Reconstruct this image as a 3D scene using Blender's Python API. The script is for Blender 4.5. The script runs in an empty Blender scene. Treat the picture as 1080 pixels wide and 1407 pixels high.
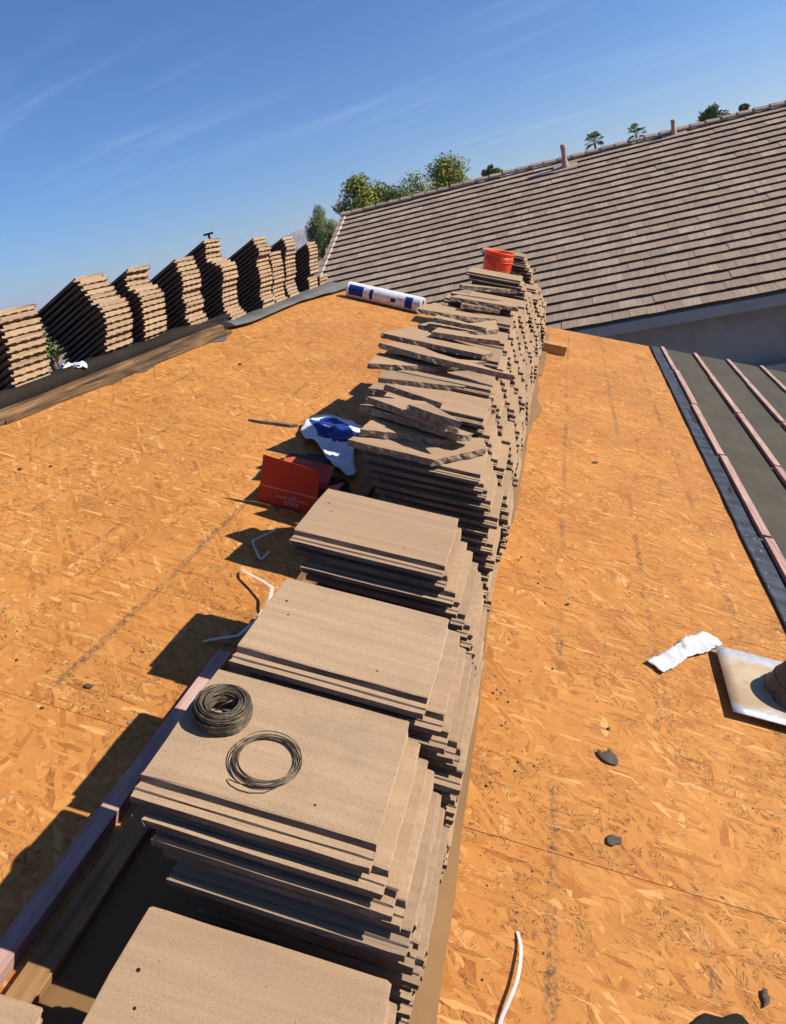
import bpy, bmesh, math, random
from mathutils import Matrix, Vector, noise
R = math.radians
# ------------------------------------------------------------------ camera
W0, H0, F0 = 1080.0, 1407.0, 983.8
YAW, PITCH, ROLL, TH, CAMH = -0.31661, -0.36784, -0.23683, 0.37579, 1.5506
cF = Vector((math.sin(YAW)*math.cos(PITCH), math.cos(YAW)*math.cos(PITCH), math.sin(PITCH)))
_r = Vector((math.cos(YAW), -math.sin(YAW), 0)); _u = _r.cross(cF)
cR = _r*math.cos(ROLL) + _u*math.sin(ROLL); cU = _u*math.cos(ROLL) - _r*math.sin(ROLL)
CAM = Vector((0, 0, CAMH))
scene = bpy.context.scene
cam_d = bpy.data.cameras.new('camera'); cam = bpy.data.objects.new('camera', cam_d)
scene.collection.objects.link(cam); scene.camera = cam
cam_d.sensor_fit = 'VERTICAL'; cam_d.sensor_height = 24.0; cam_d.lens = F0*24.0/H0
cam_d.clip_start = 0.05; cam_d.clip_end = 30000
cam.matrix_world = Matrix(((cR.x, cU.x, -cF.x, 0), (cR.y, cU.y, -cF.y, 0), (cR.z, cU.z, -cF.z, CAMH), (0, 0, 0, 1)))
scene.render.resolution_x, scene.render.resolution_y = 786, 1024
# ------------------------------------------------------------------ sun and sky
SUN = Vector((1.046, 0.20, 0.662)).normalized()          # towards the sun
EL = math.asin(SUN.z); AZ = math.atan2(SUN.x, SUN.y)
sd = bpy.data.lights.new('sun', 'SUN'); sd.energy = 5.0; sd.angle = R(0.53); sd.color = (1.0, 0.94, 0.84)
so = bpy.data.objects.new('sun', sd); scene.collection.objects.link(so)
so.rotation_euler = SUN.to_track_quat('Z', 'Y').to_euler(); so.location = SUN*40
world = bpy.data.worlds.new('World'); scene.world = world; world.use_nodes = True
wt = world.node_tree; wt.nodes.clear()
def wn(t, **k):
    n = wt.nodes.new(t)
    for a, b in k.items(): setattr(n, a, b)
    return n
sky = wn('ShaderNodeTexSky'); sky.sky_type = 'NISHITA'; sky.sun_disc = False
sky.sun_elevation = EL; sky.sun_rotation = AZ; sky.altitude = 400
sky.air_density = 1.0; sky.dust_density = 0.1; sky.ozone_density = 3.0
tc = wn('ShaderNodeTexCoord'); sep = wn('ShaderNodeSeparateXYZ'); wt.links.new(tc.outputs['Generated'], sep.inputs[0])
def wm(op, a, b=None):
    n = wn('ShaderNodeMath', operation=op)
    for i, x in enumerate((a, b)):
        if x is None: continue
        if isinstance(x, (int, float)): n.inputs[i].default_value = x
        else: wt.links.new(x, n.inputs[i])
    return n.outputs[0]
zc = wm('ADD', wm('MAXIMUM', sep.outputs[2], 0.0), 0.12)
cmb = wn('ShaderNodeCombineXYZ'); wt.links.new(wm('DIVIDE', sep.outputs[0], zc), cmb.inputs[0]); wt.links.new(wm('DIVIDE', sep.outputs[1], zc), cmb.inputs[1])
wr = wn('ShaderNodeVectorRotate', rotation_type='Z_AXIS'); wr.inputs['Angle'].default_value = R(9); wt.links.new(cmb.outputs[0], wr.inputs['Vector'])
mp = wn('ShaderNodeMapping'); mp.inputs['Location'].default_value = (3.1, .4, 0); mp.inputs['Scale'].default_value = (0.55, 3.6, 1)
wt.links.new(wr.outputs[0], mp.inputs[0])
nz = wn('ShaderNodeTexNoise'); nz.inputs['Scale'].default_value = 1.1; nz.inputs['Detail'].default_value = 9; nz.inputs['Roughness'].default_value = 0.62; nz.inputs['Distortion'].default_value = 0.6
wt.links.new(mp.outputs[0], nz.inputs['Vector'])
nz2 = wn('ShaderNodeTexNoise'); nz2.inputs['Scale'].default_value = 0.35; nz2.inputs['Detail'].default_value = 2
wt.links.new(cmb.outputs[0], nz2.inputs['Vector'])
def wramp(src, a, b):
    n = wn('ShaderNodeMapRange'); n.interpolation_type = 'SMOOTHSTEP'; wt.links.new(src, n.inputs[0]); n.inputs[1].default_value = a; n.inputs[2].default_value = b
    return n.outputs[0]
cl = wm('MULTIPLY', wm('MULTIPLY', wramp(nz.outputs[0], 0.45, 0.82), wramp(nz2.outputs[0], 0.37, 0.62)), 0.44)
mixw = wn('ShaderNodeMix', data_type='RGBA'); wt.links.new(cl, mixw.inputs[0]); wt.links.new(sky.outputs[0], mixw.inputs[6]); mixw.inputs[7].default_value = (11.5, 9.4, 7.4, 1)
bg = wn('ShaderNodeBackground'); bg.inputs[1].default_value = 0.058
tint = wn('ShaderNodeMix', data_type='RGBA', blend_type='MULTIPLY'); tint.inputs[0].default_value = 1.0; wt.links.new(mixw.outputs[2], tint.inputs[6]); tint.inputs[7].default_value = (.58, .92, 1.46, 1)
wt.links.new(tint.outputs[2], bg.inputs[0])
wo = wn('ShaderNodeOutputWorld'); wt.links.new(bg.outputs[0], wo.inputs[0])
vs = scene.view_settings; vs.view_transform = 'Standard'; vs.look = 'None'; vs.exposure = 0.55; vs.gamma = 1.0; vs.use_curve_mapping = False
scene.render.engine = 'CYCLES'

# ------------------------------------------------------------------ frames and helpers
col = scene.collection
cs, sn = math.cos(TH), math.sin(TH)
MR = Matrix(((cs, 0, sn, 0), (0, 1, 0, 0), (-sn, 0, cs, 0), (0, 0, 0, 1)))       # roof frame: x down the slope, y along the ridge, z off the deck
URIDGE = -3.06
RX, RZ = URIDGE*cs, -URIDGE*sn                                                    # ridge line in the world
M2 = Matrix(((cs, 0, -sn, RX), (0, 1, 0, 0), (sn, 0, cs, RZ), (0, 0, 0, 1)))      # far slope: x UP to the ridge, y along it
NV = Vector((sn, 0, cs)); UV = Vector((cs, 0, -sn))
def ray(px, py): return (cF*F0 + cR*(px-W0/2) - cU*(py-H0/2)).normalized()
def ruv(px, py, w=0.0):
    d = ray(px, py); t = (w - CAM.dot(NV))/d.dot(NV); X = CAM + d*t
    return Vector((X.dot(UV), X.y, w))
def at_dist(px, py, dist):                     # a point at a given horizontal distance
    d = ray(px, py); return CAM + d*(dist/math.hypot(d.x, d.y))
def T(x, y, z): return Matrix.Translation((x, y, z))
def RZm(a): return Matrix.Rotation(a, 4, 'Z')
def RYm(a): return Matrix.Rotation(a, 4, 'Y')
def RXm(a): return Matrix.Rotation(a, 4, 'X')

def link(name, data, M=None, parent=None, label=None, cat=None, group=None, kind=None):
    o = bpy.data.objects.new(name, data); col.objects.link(o)
    if parent is not None: o.parent = parent
    if M is not None: o.matrix_local = M
    if label: o['label'] = label
    if cat: o['category'] = cat
    if group: o['group'] = group
    if kind: o['kind'] = kind
    return o
def mesh(name, verts, faces, mat=None, smooth=False):
    m = bpy.data.meshes.new(name); m.from_pydata([tuple(v) for v in verts], [], faces)
    if mat: m.materials.append(mat)
    if smooth:
        for p in m.polygons: p.use_smooth = True
    m.update(); return m
def bmesh_mesh(name, bm, mat=None, smooth=False):
    bmesh.ops.recalc_face_normals(bm, faces=bm.faces)
    m = bpy.data.meshes.new(name); bm.to_mesh(m); bm.free()
    if mat: m.materials.append(mat)
    if smooth:
        for p in m.polygons: p.use_smooth = True
    return m
def box_mesh(name, x0, x1, y0, y1, z0, z1, mat, bev=0.0):
    bm = bmesh.new(); vs_ = [bm.verts.new((x, y, z)) for x in (x0, x1) for y in (y0, y1) for z in (z0, z1)]
    for f in ((0,1,3,2),(4,6,7,5),(0,4,5,1),(2,3,7,6),(0,2,6,4),(1,5,7,3)): bm.faces.new([vs_[i] for i in f])
    bmesh.ops.recalc_face_normals(bm, faces=bm.faces)
    if bev: bmesh.ops.bevel(bm, geom=bm.edges[:], offset=bev, segments=1, affect='EDGES')
    return bmesh_mesh(name, bm, mat)
def tube_geo(pts, rad, seg=6, closed=False, flat=1.0):
    """vertices and faces of a tube swept along pts (rad a number or list); flat < 1 squashes it into a ribbon"""
    V, Fc = [], []; n = len(pts)
    up0 = Vector((0, 0, 1))
    for i, p in enumerate(pts):
        a = pts[(i-1) % n] if (closed or i > 0) else pts[i]; b = pts[(i+1) % n] if (closed or i < n-1) else pts[i]
        t = (Vector(b)-Vector(a)); t = t.normalized() if t.length > 1e-9 else Vector((1, 0, 0))
        up = up0 if abs(t.z) < 0.95 else Vector((1, 0, 0))
        s = t.cross(up).normalized(); q = s.cross(t)
        r = rad[i] if isinstance(rad, (list, tuple)) else rad
        for k in range(seg):
            an = 2*math.pi*(k+.5)/seg
            V.append(Vector(p) + s*(r*math.cos(an)) + q*(r*flat*math.sin(an)))
    m = n if closed else n-1
    for i in range(m):
        j = (i+1) % n
        for k in range(seg):
            l = (k+1) % seg; Fc.append((i*seg+k, i*seg+l, j*seg+l, j*seg+k))
    if not closed:
        Fc.append(tuple(range(seg-1, -1, -1))); Fc.append(tuple((n-1)*seg+k for k in range(seg)))
    return V, Fc
def lathe(name, prof, seg, mat, smooth=True):
    V, Fc = [], []
    for r, z in prof:
        for k in range(seg):
            a = 2*math.pi*k/seg; V.append((r*math.cos(a), r*math.sin(a), z))
    for i in range(len(prof)-1):
        for k in range(seg):
            l = (k+1) % seg; Fc.append((i*seg+k, i*seg+l, (i+1)*seg+l, (i+1)*seg+k))
    return mesh(name, V, Fc, mat, smooth)
def ragged(poly, rng, step=0.02, amp=0.006):
    out = []
    n = len(poly)
    for i in range(n):
        a, b = Vector(poly[i]).to_2d(), Vector(poly[(i+1) % n]).to_2d(); d = b-a; k = max(1, int(d.length/step))
        nn = Vector((-d.y, d.x)).normalized() if d.length else Vector((0, 0))
        for j in range(k):
            p = a + d*(j/k)
            if j: p = p + nn*rng.uniform(-amp, amp)
            out.append(p)
    return out
def inside(x, y, poly):
    c = False; n = len(poly); j = n-1
    for i in range(n):
        xi, yi = poly[i][0], poly[i][1]; xj, yj = poly[j][0], poly[j][1]
        if (yi > y) != (yj > y) and x < (xj-xi)*(y-yi)/(yj-yi)+xi: c = not c
        j = i
    return c
def slab(name, poly, z0, z1, mat, zf=None):
    """a flat polygon with thickness; zf(x,y) lifts it"""
    bm = bmesh.new(); g = zf or (lambda x, y: 0.0)
    b = [bm.verts.new((p[0], p[1], z0+g(p[0], p[1]))) for p in poly]; t = [bm.verts.new((p[0], p[1], z1+g(p[0], p[1]))) for p in poly]
    n = len(poly); bm.faces.new(t); bm.faces.new(b[::-1])
    for i in range(n): bm.faces.new((b[i], b[(i+1) % n], t[(i+1) % n], t[i]))
    return bmesh_mesh(name, bm, mat)
def sheet(name, poly, zf, mat, cell=0.02, thick=0.002, mat2=None, region=None):
    """a crumpled thin sheet: grid cells inside the outline, lifted by zf, given a real thickness"""
    xs = [p[0] for p in poly]; ys = [p[1] for p in poly]
    x0, y0 = min(xs), min(ys); nx = int((max(xs)-x0)/cell)+2; ny = int((max(ys)-y0)/cell)+2
    bm = bmesh.new(); g = {}
    def v(i, j):
        if (i, j) not in g:
            x = x0+i*cell; y = y0+j*cell; g[(i, j)] = bm.verts.new((x, y, zf(x, y)))
        return g[(i, j)]
    for i in range(nx):
        for j in range(ny):
            cx, cy = x0+(i+.5)*cell, y0+(j+.5)*cell
            if inside(cx, cy, poly):
                f = bm.faces.new((v(i, j), v(i+1, j), v(i+1, j+1), v(i, j+1))); f.smooth = True
                if region and region(cx, cy): f.material_index = 1
    # pull the jagged rim onto the outline
    n = len(poly)
    for w in bm.verts:
        if w.is_boundary:
            best = None
            for i in range(n):
                a, b = Vector(poly[i]).to_2d(), Vector(poly[(i+1) % n]).to_2d(); d = b-a
                t = max(0, min(1, (w.co.to_2d()-a).dot(d)/max(d.length_squared, 1e-12))); q = a+d*t
                e = (q-w.co.to_2d()).length
                if best is None or e < best[0]: best = (e, q)
            w.co.x, w.co.y = best[1].x, best[1].y; w.co.z = zf(w.co.x, w.co.y)
    top = bm.faces[:]
    r = bmesh.ops.extrude_face_region(bm, geom=top)
    for w in [e for e in r['geom'] if isinstance(e, bmesh.types.BMVert)]: w.co.z += thick
    m = bmesh_mesh(name, bm, mat)
    if mat2: m.materials.append(mat2)
    return m
def text_mesh(s, size, mat, name='lettering'):
    c = bpy.data.curves.new(name, 'FONT'); c.body = s; c.size = size; c.align_x = 'CENTER'; c.extrude = 0.0004
    o = bpy.data.objects.new(name, c); col.objects.link(o); bpy.context.view_layer.update()
    m = bpy.data.meshes.new_from_object(o.evaluated_get(bpy.context.evaluated_depsgraph_get()))
    bpy.data.objects.remove(o); m.materials.clear(); m.materials.append(mat); return m

# ------------------------------------------------------------------ materials
class NT:
    def __init__(s, name):
        s.m = bpy.data.materials.new(name); s.m.use_nodes = True; s.t = s.m.node_tree; s.b = s.t.nodes['Principled BSDF']
        s.tc = s.t.nodes.new('ShaderNodeTexCoord'); s.obj = s.tc.outputs['Object']
    def lk(s, a, b): s.t.links.new(a, b)
    def n(s, t, **k):
        q = s.t.nodes.new(t)
        for a, b in k.items(): setattr(q, a, b)
        return q
    def put(s, x, sock):
        if isinstance(x, bpy.types.NodeSocket): s.lk(x, sock)
        elif x is not None: sock.default_value = x
    def map(s, vec, scale=(1, 1, 1), rot=(0, 0, 0), loc=(0, 0, 0)):
        q = s.n('ShaderNodeMapping'); s.lk(vec, q.inputs[0]); q.inputs['Scale'].default_value = scale; q.inputs['Rotation'].default_value = rot; q.inputs['Location'].default_value = loc
        return q.outputs[0]
    def noise(s, vec, scale, detail=3, rough=.5, dist=0.0):
        q = s.n('ShaderNodeTexNoise'); s.lk(vec, q.inputs['Vector']); q.inputs['Scale'].default_value = scale; q.inputs['Detail'].default_value = detail
        q.inputs['Roughness'].default_value = rough; q.inputs['Distortion'].default_value = dist; return q.outputs[0]
    def vor(s, vec, scale=1.0, feature='F1', rnd=1.0):
        q = s.n('ShaderNodeTexVoronoi', feature=feature); s.lk(vec, q.inputs['Vector']); q.inputs['Scale'].default_value = scale; q.inputs['Randomness'].default_value = rnd; return q
    def math(s, op, a, b=None, c=None, clamp=False):
        q = s.n('ShaderNodeMath', operation=op); q.use_clamp = clamp
        for i, x in enumerate((a, b, c)): s.put(x, q.inputs[i])
        return q.outputs[0]
    def rng(s, v, a, b, c=0.0, d=1.0, smooth=True):
        q = s.n('ShaderNodeMapRange'); q.interpolation_type = 'SMOOTHSTEP' if smooth else 'LINEAR'; s.put(v, q.inputs[0])
        for i, x in enumerate((a, b, c, d)): q.inputs[i+1].default_value = x
        return q.outputs[0]
    def mix(s, f, a, b, mode='MIX'):
        q = s.n('ShaderNodeMix', data_type='RGBA', blend_type=mode); s.put(f, q.inputs[0])
        for x, k in ((a, 6), (b, 7)):
            if isinstance(x, tuple): x = (*x, 1) if len(x) == 3 else x
            s.put(x, q.inputs[k])
        return q.outputs[2]
    def ramp(s, f, stops):
        q = s.n('ShaderNodeValToRGB'); s.lk(f, q.inputs[0]); e = q.color_ramp.elements
        while len(e) < len(stops): e.new(0.5)
        for k, (p, c) in zip(e, stops): k.position = p; k.color = (*c, 1)
        return q.outputs[0]
    def sep(s, v):
        q = s.n('ShaderNodeSeparateXYZ'); s.lk(v, q.inputs[0]); return q.outputs
    def comb(s, x, y, z):
        q = s.n('ShaderNodeCombineXYZ'); s.put(x, q.inputs[0]); s.put(y, q.inputs[1]); s.put(z, q.inputs[2]); return q.outputs[0]
    def add(s, a, b):
        q = s.n('ShaderNodeVectorMath', operation='ADD'); s.put(a, q.inputs[0]); s.put(b, q.inputs[1]); return q.outputs[0]
    def rnd(s, attr=None):
        q = s.n('ShaderNodeObjectInfo').outputs['Random']
        if attr:
            a = s.n('ShaderNodeAttribute'); a.attribute_name = attr; q = s.math('FRACT', s.math('ADD', q, a.outputs['Fac']))
        return q
    def out(s, color, rough=0.8, bump=None, bstr=0.3, bdist=0.003, metal=0.0, spec=0.3):
        s.put(color if not isinstance(color, tuple) else (*color, 1), s.b.inputs['Base Color']); s.put(rough, s.b.inputs['Roughness'])
        s.put(metal, s.b.inputs['Metallic']); s.b.inputs['Specular IOR Level'].default_value = spec
        if bump is not None:
            q = s.n('ShaderNodeBump'); q.inputs['Strength'].default_value = bstr; q.inputs['Distance'].default_value = bdist
            s.lk(bump, q.inputs['Height']); s.lk(q.outputs[0], s.b.inputs['Normal'])
        return s.m

def mat_osb():
    s = NT('osb'); P = s.obj; r = s.rnd()
    off = s.comb(s.math('MULTIPLY', r, 37.0), s.math('MULTIPLY', r, 53.0), 0.0)
    Q = s.add(P, off)
    wv = s.n('ShaderNodeTexNoise'); s.lk(Q, wv.inputs['Vector']); wv.inputs['Scale'].default_value = 26; wv.inputs['Detail'].default_value = 3
    warp = s.n('ShaderNodeVectorMath', operation='MULTIPLY_ADD'); s.lk(wv.outputs['Color'], warp.inputs[0]); warp.inputs[1].default_value = (.014, .014, 0); s.lk(Q, warp.inputs[2])
    Qw = warp.outputs[0]
    clus = s.rng(s.noise(Q, 3.0, 5, .68), .42, .56)
    tone = dark = grain = None
    for k, (an, ln, wd, th) in enumerate(((70, .12, .036, 0), (25, .100, .022, .42), (-40, .085, .018, .50), (95, .095, .019, .52), (52, .11, .014, .56), (5, .07, .012, .62))):
        vr = s.n('ShaderNodeVectorRotate', rotation_type='Z_AXIS'); s.lk(Qw, vr.inputs['Vector']); vr.inputs['Angle'].default_value = R(an)
        st = s.vor(s.map(vr.outputs[0], (1/ln, 1/wd, .001), loc=(k*3.7, k*1.9, 0)), 1.0); c = s.sep(st.outputs['Color'])
        gr = s.noise(s.map(vr.outputs[0], (52, 330, 1)), 1.0, 3, .68)
        ck = s.math('MULTIPLY', s.rng(gr, .52, .58), s.math('MAXIMUM', s.math('MULTIPLY', s.rng(c[2], .42, .56), clus), s.math('MULTIPLY', s.rng(c[2], .88, .93), .7)))
        if tone is None: tone, dark, grain = c[1], ck, gr
        else:
            m = s.math('GREATER_THAN', c[0], th)
            def mixf(a_, b_): 
                q = s.n('ShaderNodeMix', data_type='FLOAT'); s.lk(m, q.inputs[0]); s.lk(a_, q.inputs[2]); s.lk(b_, q.inputs[3]); return q.outputs[0]
            tone, dark, grain = mixf(tone, c[1]), mixf(dark, ck), mixf(grain, gr)
    v = tone; g = grain
    colr = s.ramp(v, [(0.0, (.36, .130, .029)), (.10, (.415, .156, .034)), (.18, (.455, .188, .044)), (.72, (.485, .208, .050)), (.89, (.520, .236, .062)), (.955, (.560, .272, .082)), (1.0, (.62, .335, .12))])
    colr = s.mix(s.math('MULTIPLY', s.rng(g, .62, .36), .30), colr, s.mix(1.0, colr, (.62, .56, .50), 'MULTIPLY'))
    big = s.noise(P, .9, 4, .6)
    colr = s.mix(s.rng(big, .35, .70), s.mix(1.0, colr, (.91, .89, .88), 'MULTIPLY'), s.mix(1.0, colr, (1.06, 1.08, 1.10), 'MULTIPLY'))
    red = s.rng(s.noise(Q, 5.5, 3, .6), .58, .74); colr = s.mix(s.math('MULTIPLY', red, .35), colr, (.36, .145, .045))
    # weathered lines where battens used to sit
    xyz = s.sep(P)
    du = s.math('ADD', xyz[0], s.math('MULTIPLY', s.math('SUBTRACT', s.noise(P, 1.1, 2), .5), .04))
    ph = s.math('ABSOLUTE', s.math('SUBTRACT', s.math('FRACT', s.math('DIVIDE', s.math('SUBTRACT', du, .62), .347)), .5))
    line = s.rng(s.math('ADD', ph, s.math('MULTIPLY', s.math('SUBTRACT', s.noise(P, 34, 3), .5), .05)), .050, .022)
    patch = s.rng(s.noise(s.map(P, (2.0, 1.0, 1)), 2.6, 5, .65), .44, .63)
    grit = s.rng(s.noise(s.map(P, (1, .6, 1)), 90, 3, .75), .42, .60)
    stain = s.math('MULTIPLY', s.math('MULTIPLY', line, patch), s.math('ADD', s.math('MULTIPLY', grit, .92), .06))
    colr = s.mix(s.math('MULTIPLY', stain, .80), colr, (.070, .052, .036))
    spots = s.rng(s.vor(s.map(P, (1, .8, .001)), 2.3).outputs['Distance'], .05, .02)
    colr = s.mix(s.math('MULTIPLY', s.math('MULTIPLY', spots, grit), .7), colr, (.09, .07, .05))
    nv = s.math('SUBTRACT', s.math('FRACT', s.math('ADD', s.math('DIVIDE', xyz[1], .61), .36)), .5); nu = s.math('SUBTRACT', s.math('FRACT', s.math('ADD', s.math('DIVIDE', xyz[0], .203), s.math('MULTIPLY', s.math('FLOOR', s.math('DIVIDE', xyz[1], .61)), .37))), .5)
    nd = s.math('SQRT', s.math('ADD', s.math('POWER', s.math('MULTIPLY', nv, .61), 2.0), s.math('POWER', s.math('MULTIPLY', nu, .203), 2.0)))
    colr = s.mix(s.math('MULTIPLY', s.rng(nd, .0055, .0030), .85), colr, (.07, .055, .045))
    colr = s.mix(s.math('MULTIPLY', dark, .88), colr, (.060, .034, .018))
    h = s.math('ADD', s.math('SUBTRACT', s.math('MULTIPLY', v, .6), s.math('MULTIPLY', dark, 1.2)), s.math('MULTIPLY', g, .5))
    return s.out(colr, .72, h, .45, .0018, spec=.2)
def mat_tile(name='tile_concrete', far=False):
    s = NT(name); P = s.obj; r = s.rnd('rnd')
    off = s.comb(s.math('MULTIPLY', r, 31.0), s.math('MULTIPLY', r, 17.0), s.math('MULTIPLY', r, 7.0)); Q = s.add(P, off)
    base = s.ramp(r, [(0, (.285, .198, .124)), (.25, (.345, .228, .138)), (.5, (.362, .240, .143)), (.75, (.390, .264, .160)), (1, (.320, .214, .130))])
    streak = s.noise(s.map(Q, (2.2, 46, 20)), 1.0, 4, .6)
    c = s.mix(s.rng(streak, .36, .68), s.mix(1.0, base, (.91, .90, .90), 'MULTIPLY'), s.mix(1.0, base, (1.07, 1.06, 1.03), 'MULTIPLY'))
    rust = s.rng(s.noise(s.map(Q, (3, 60, 6)), 1.0, 3, .6), .60, .76)
    c = s.mix(s.math('MULTIPLY', rust, .35), c, (.34, .19, .10))
    blot = s.rng(s.noise(Q, 7, 4, .6), .50, .74); c = s.mix(s.math('MULTIPLY', blot, .28), c, (.25, .175, .115))
    sp = s.noise(Q, 420, 2, .7); c = s.mix(s.math('MULTIPLY', s.rng(sp, .56, .68), .62), c, (.15, .10, .07)); c = s.mix(s.math('MULTIPLY', s.rng(sp, .36, .28), .5), c, (.52, .38, .26))
    pit = s.rng(s.vor(Q, 75).outputs['Distance'], .16, .08); pit = s.math('MULTIPLY', pit, s.rng(s.noise(Q, 22, 2), .55, .68))
    # the underside and the cut sides take a body colour darkened to deepen their shade
    x, y, z = s.sep(P)
    hole = None
    for hx, hy, hr in ((.037, .235, .0036), (.060, .185, .0028), (.300, .075, .0024)):
        d = s.math('SQRT', s.math('ADD', s.math('POWER', s.math('SUBTRACT', x, hx), 2.0), s.math('POWER', s.math('SUBTRACT', y, hy), 2.0)))
        q = s.rng(d, hr*1.15, hr*.75); hole = q if hole is None else s.math('MAXIMUM', hole, q)
    hole = s.math('MULTIPLY', hole, s.rng(z, .024, .028))
    c = s.mix(s.math('MULTIPLY', pit, .6), c, (.11, .08, .055)); c = s.mix(hole, c, (.015, .012, .01))
    h = s.math('ADD', s.math('MULTIPLY', s.noise(Q, 330, 3, .75), 1.1), s.math('MULTIPLY', s.noise(s.map(Q, (9, 190, 90)), 1.0, 2), .35))
    h = s.math('SUBTRACT', h, s.math('ADD', s.math('MULTIPLY', pit, .8), s.math('MULTIPLY', hole, 3.0)))
    return s.out(c, .93, h, .55, .0018, spec=.15)
def mat_roof_tile(name='brown_roof_tile'):
    s = NT(name); P = s.obj; r = s.rnd('rnd'); r2 = s.math('FRACT', s.math('MULTIPLY', r, 7.31))
    off = s.comb(s.math('MULTIPLY', r, 31.0), 0.0, s.math('MULTIPLY', r, 7.0)); Q = s.add(P, off)
    base = s.ramp(r, [(0, (.320, .234, .170)), (.35, (.355, .262, .190)), (.6, (.375, .279, .200)), (.8, (.405, .304, .216)), (1, (.44, .336, .238))])
    st = s.noise(s.map(Q, (55, 3, 3)), 1.0, 4, .65)
    c = s.mix(s.rng(st, .35, .70), s.mix(1.0, base, (.80, .78, .80), 'MULTIPLY'), s.mix(1.0, base, (1.16, 1.14, 1.10), 'MULTIPLY'))
    c = s.mix(s.math('MULTIPLY', s.rng(s.noise(Q, 3.5, 4, .6), .52, .75), .35), c, (.27, .195, .16))
    return s.out(c, .92, s.noise(s.map(Q, (80, 20, 20)), 1.0, 3), .4, .004, spec=.15)
def mat_simple(name, color, rough=.8, var=.15, scale=6, bump=None, bstr=.3, metal=0.0, spec=.3, stretch=(1, 1, 1), bdist=.003):
    s = NT(name); n = s.noise(s.map(s.obj, stretch), scale, 4, .6)
    dk = tuple(c*(1-var) for c in color); lt = tuple(min(1, c*(1+var)) for c in color)
    c = s.mix(s.rng(n, .3, .7), dk, lt)
    return s.out(c, rough, s.noise(s.map(s.obj, stretch), bump, 3) if bump else None, bstr, bdist, metal, spec)
def mat_wood(name, a, b, c_, rough=.8, axis=(40, 3, 40), split=None):
    s = NT(name); r = s.rnd(); off = s.comb(s.math('MULTIPLY', r, 11.0), s.math('MULTIPLY', r, 23.0), 0.0); Q = s.add(s.obj, off)
    g = s.noise(s.map(Q, axis), 1.0, 4, .6, .4); k = s.noise(Q, 5, 3)
    col_ = s.ramp(g, [(.3, a), (.52, b), (.72, c_)])
    col_ = s.mix(s.math('MULTIPLY', s.rng(k, .5, .72), .5), col_, a)
    return s.out(col_, rough, g, .5, .002, spec=.2)
def mat_felt(name, a, b, granule=True):
    s = NT(name); n1 = s.noise(s.obj, 2.2, 4, .6); n2 = s.noise(s.obj, 330, 2, .7); n3 = s.noise(s.map(s.obj, (5, 1.2, 1)), 3, 4, .6)
    c = s.mix(s.rng(n1, .3, .7), a, b); c = s.mix(s.math('MULTIPLY', s.rng(n3, .52, .74), .5), c, tuple(x*1.35 for x in b))
    c = s.mix(s.math('MULTIPLY', s.rng(n2, .62, .72), .6), c, tuple(min(1, x*2.6) for x in b))
    return s.out(c, .9, s.math('ADD', n2, s.math('MULTIPLY', n1, 4.0)), .45, .003, spec=.2)
def mat_shiny_felt():
    s = NT('black_strip'); n1 = s.noise(s.map(s.obj, (6, 14, 1)), 1.0, 5, .65); fl = s.vor(s.map(s.obj, (1, .45, .001)), 34)
    c = s.mix(s.rng(n1, .35, .7), (.018, .021, .027), (.060, .068, .082))
    c = s.mix(s.math('MULTIPLY', s.rng(fl.outputs['Distance'], .13, .07), .7), c, (.42, .43, .45))
    return s.out(c, .55, n1, .6, .006, spec=.4)
def mat_plate():
    s = NT('galvanised_plate'); x, y, z = s.sep(s.obj); n = s.noise(s.obj, 7, 5, .65); n2 = s.noise(s.obj, 60, 3)
    d = s.math('ADD', s.math('ABSOLUTE', y), s.math('MULTIPLY', s.math('SUBTRACT', n, .5), .12))
    dirt = s.rng(d, .165, .115)
    c = s.mix(s.rng(n2, .3, .7), (.40, .43, .46), (.52, .55, .58))
    mud = s.mix(s.rng(n, .35, .65), (.34, .215, .105), (.46, .34, .20))
    c = s.mix(s.math('MULTIPLY', dirt, .92), c, mud)
    return s.out(c, .55, n2, .2, .001, metal=s.rng(dirt, 0, 1, .35, .0), spec=.4)
def mat_rafter():
    return mat_wood('raw_wood', (.16, .080, .030), (.27, .145, .058), (.38, .215, .095))

OSB = mat_osb(); TILE = mat_tile(); TBODYSHADE = mat_simple('tile_body_shade', (.110, .082, .066), .93, .35, 30, 220, .4, spec=.12, stretch=(.25, 1, 1), bdist=.0015); NTILE = mat_roof_tile()  # tile sides get a body tone darkened to stand in for shade
PINK = mat_wood('pink_batten_wood', (.29, .155, .125), (.42, .262, .215), (.50, .35, .295), .8, (60, 4, 60))
BROWNW = mat_rafter()
WEATH = mat_wood('weathered_wood', (.030, .020, .014), (.15, .083, .037), (.30, .175, .080), .85, (34, 2.2, 34))
BROWNFELT = mat_simple('brown_felt', (.185, .100, .038), .85, .12, 3.5, 120, .3, bdist=.002)
OLIVE = mat_felt('olive_underlayment', (.060, .052, .037), (.078, .068, .049))
BLACKFELT = mat_felt('black_felt', (.013, .0095, .007), (.024, .018, .013))
GREYFELT = mat_felt('grey_felt', (.085, .082, .078), (.13, .125, .12))
SHINY = mat_shiny_felt()
SCRAP = mat_felt('felt_scrap', (.060, .052, .042), (.10, .086, .066))
STUCCO = mat_simple('grey_stucco', (.28, .27, .265), .95, .10, 2.5, 60, .35, bdist=.01)
FASCIA = mat_simple('grey_fascia_paint', (.30, .30, .295), .7, .06, 1.5)
WHITEP = mat_simple('white_plastic', (.66, .66, .66), .42, .04, 6, 30, .15, spec=.5)
BLUEP = mat_simple('blue_print', (.008, .034, .22), .6, .10, 20, spec=.2)
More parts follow.
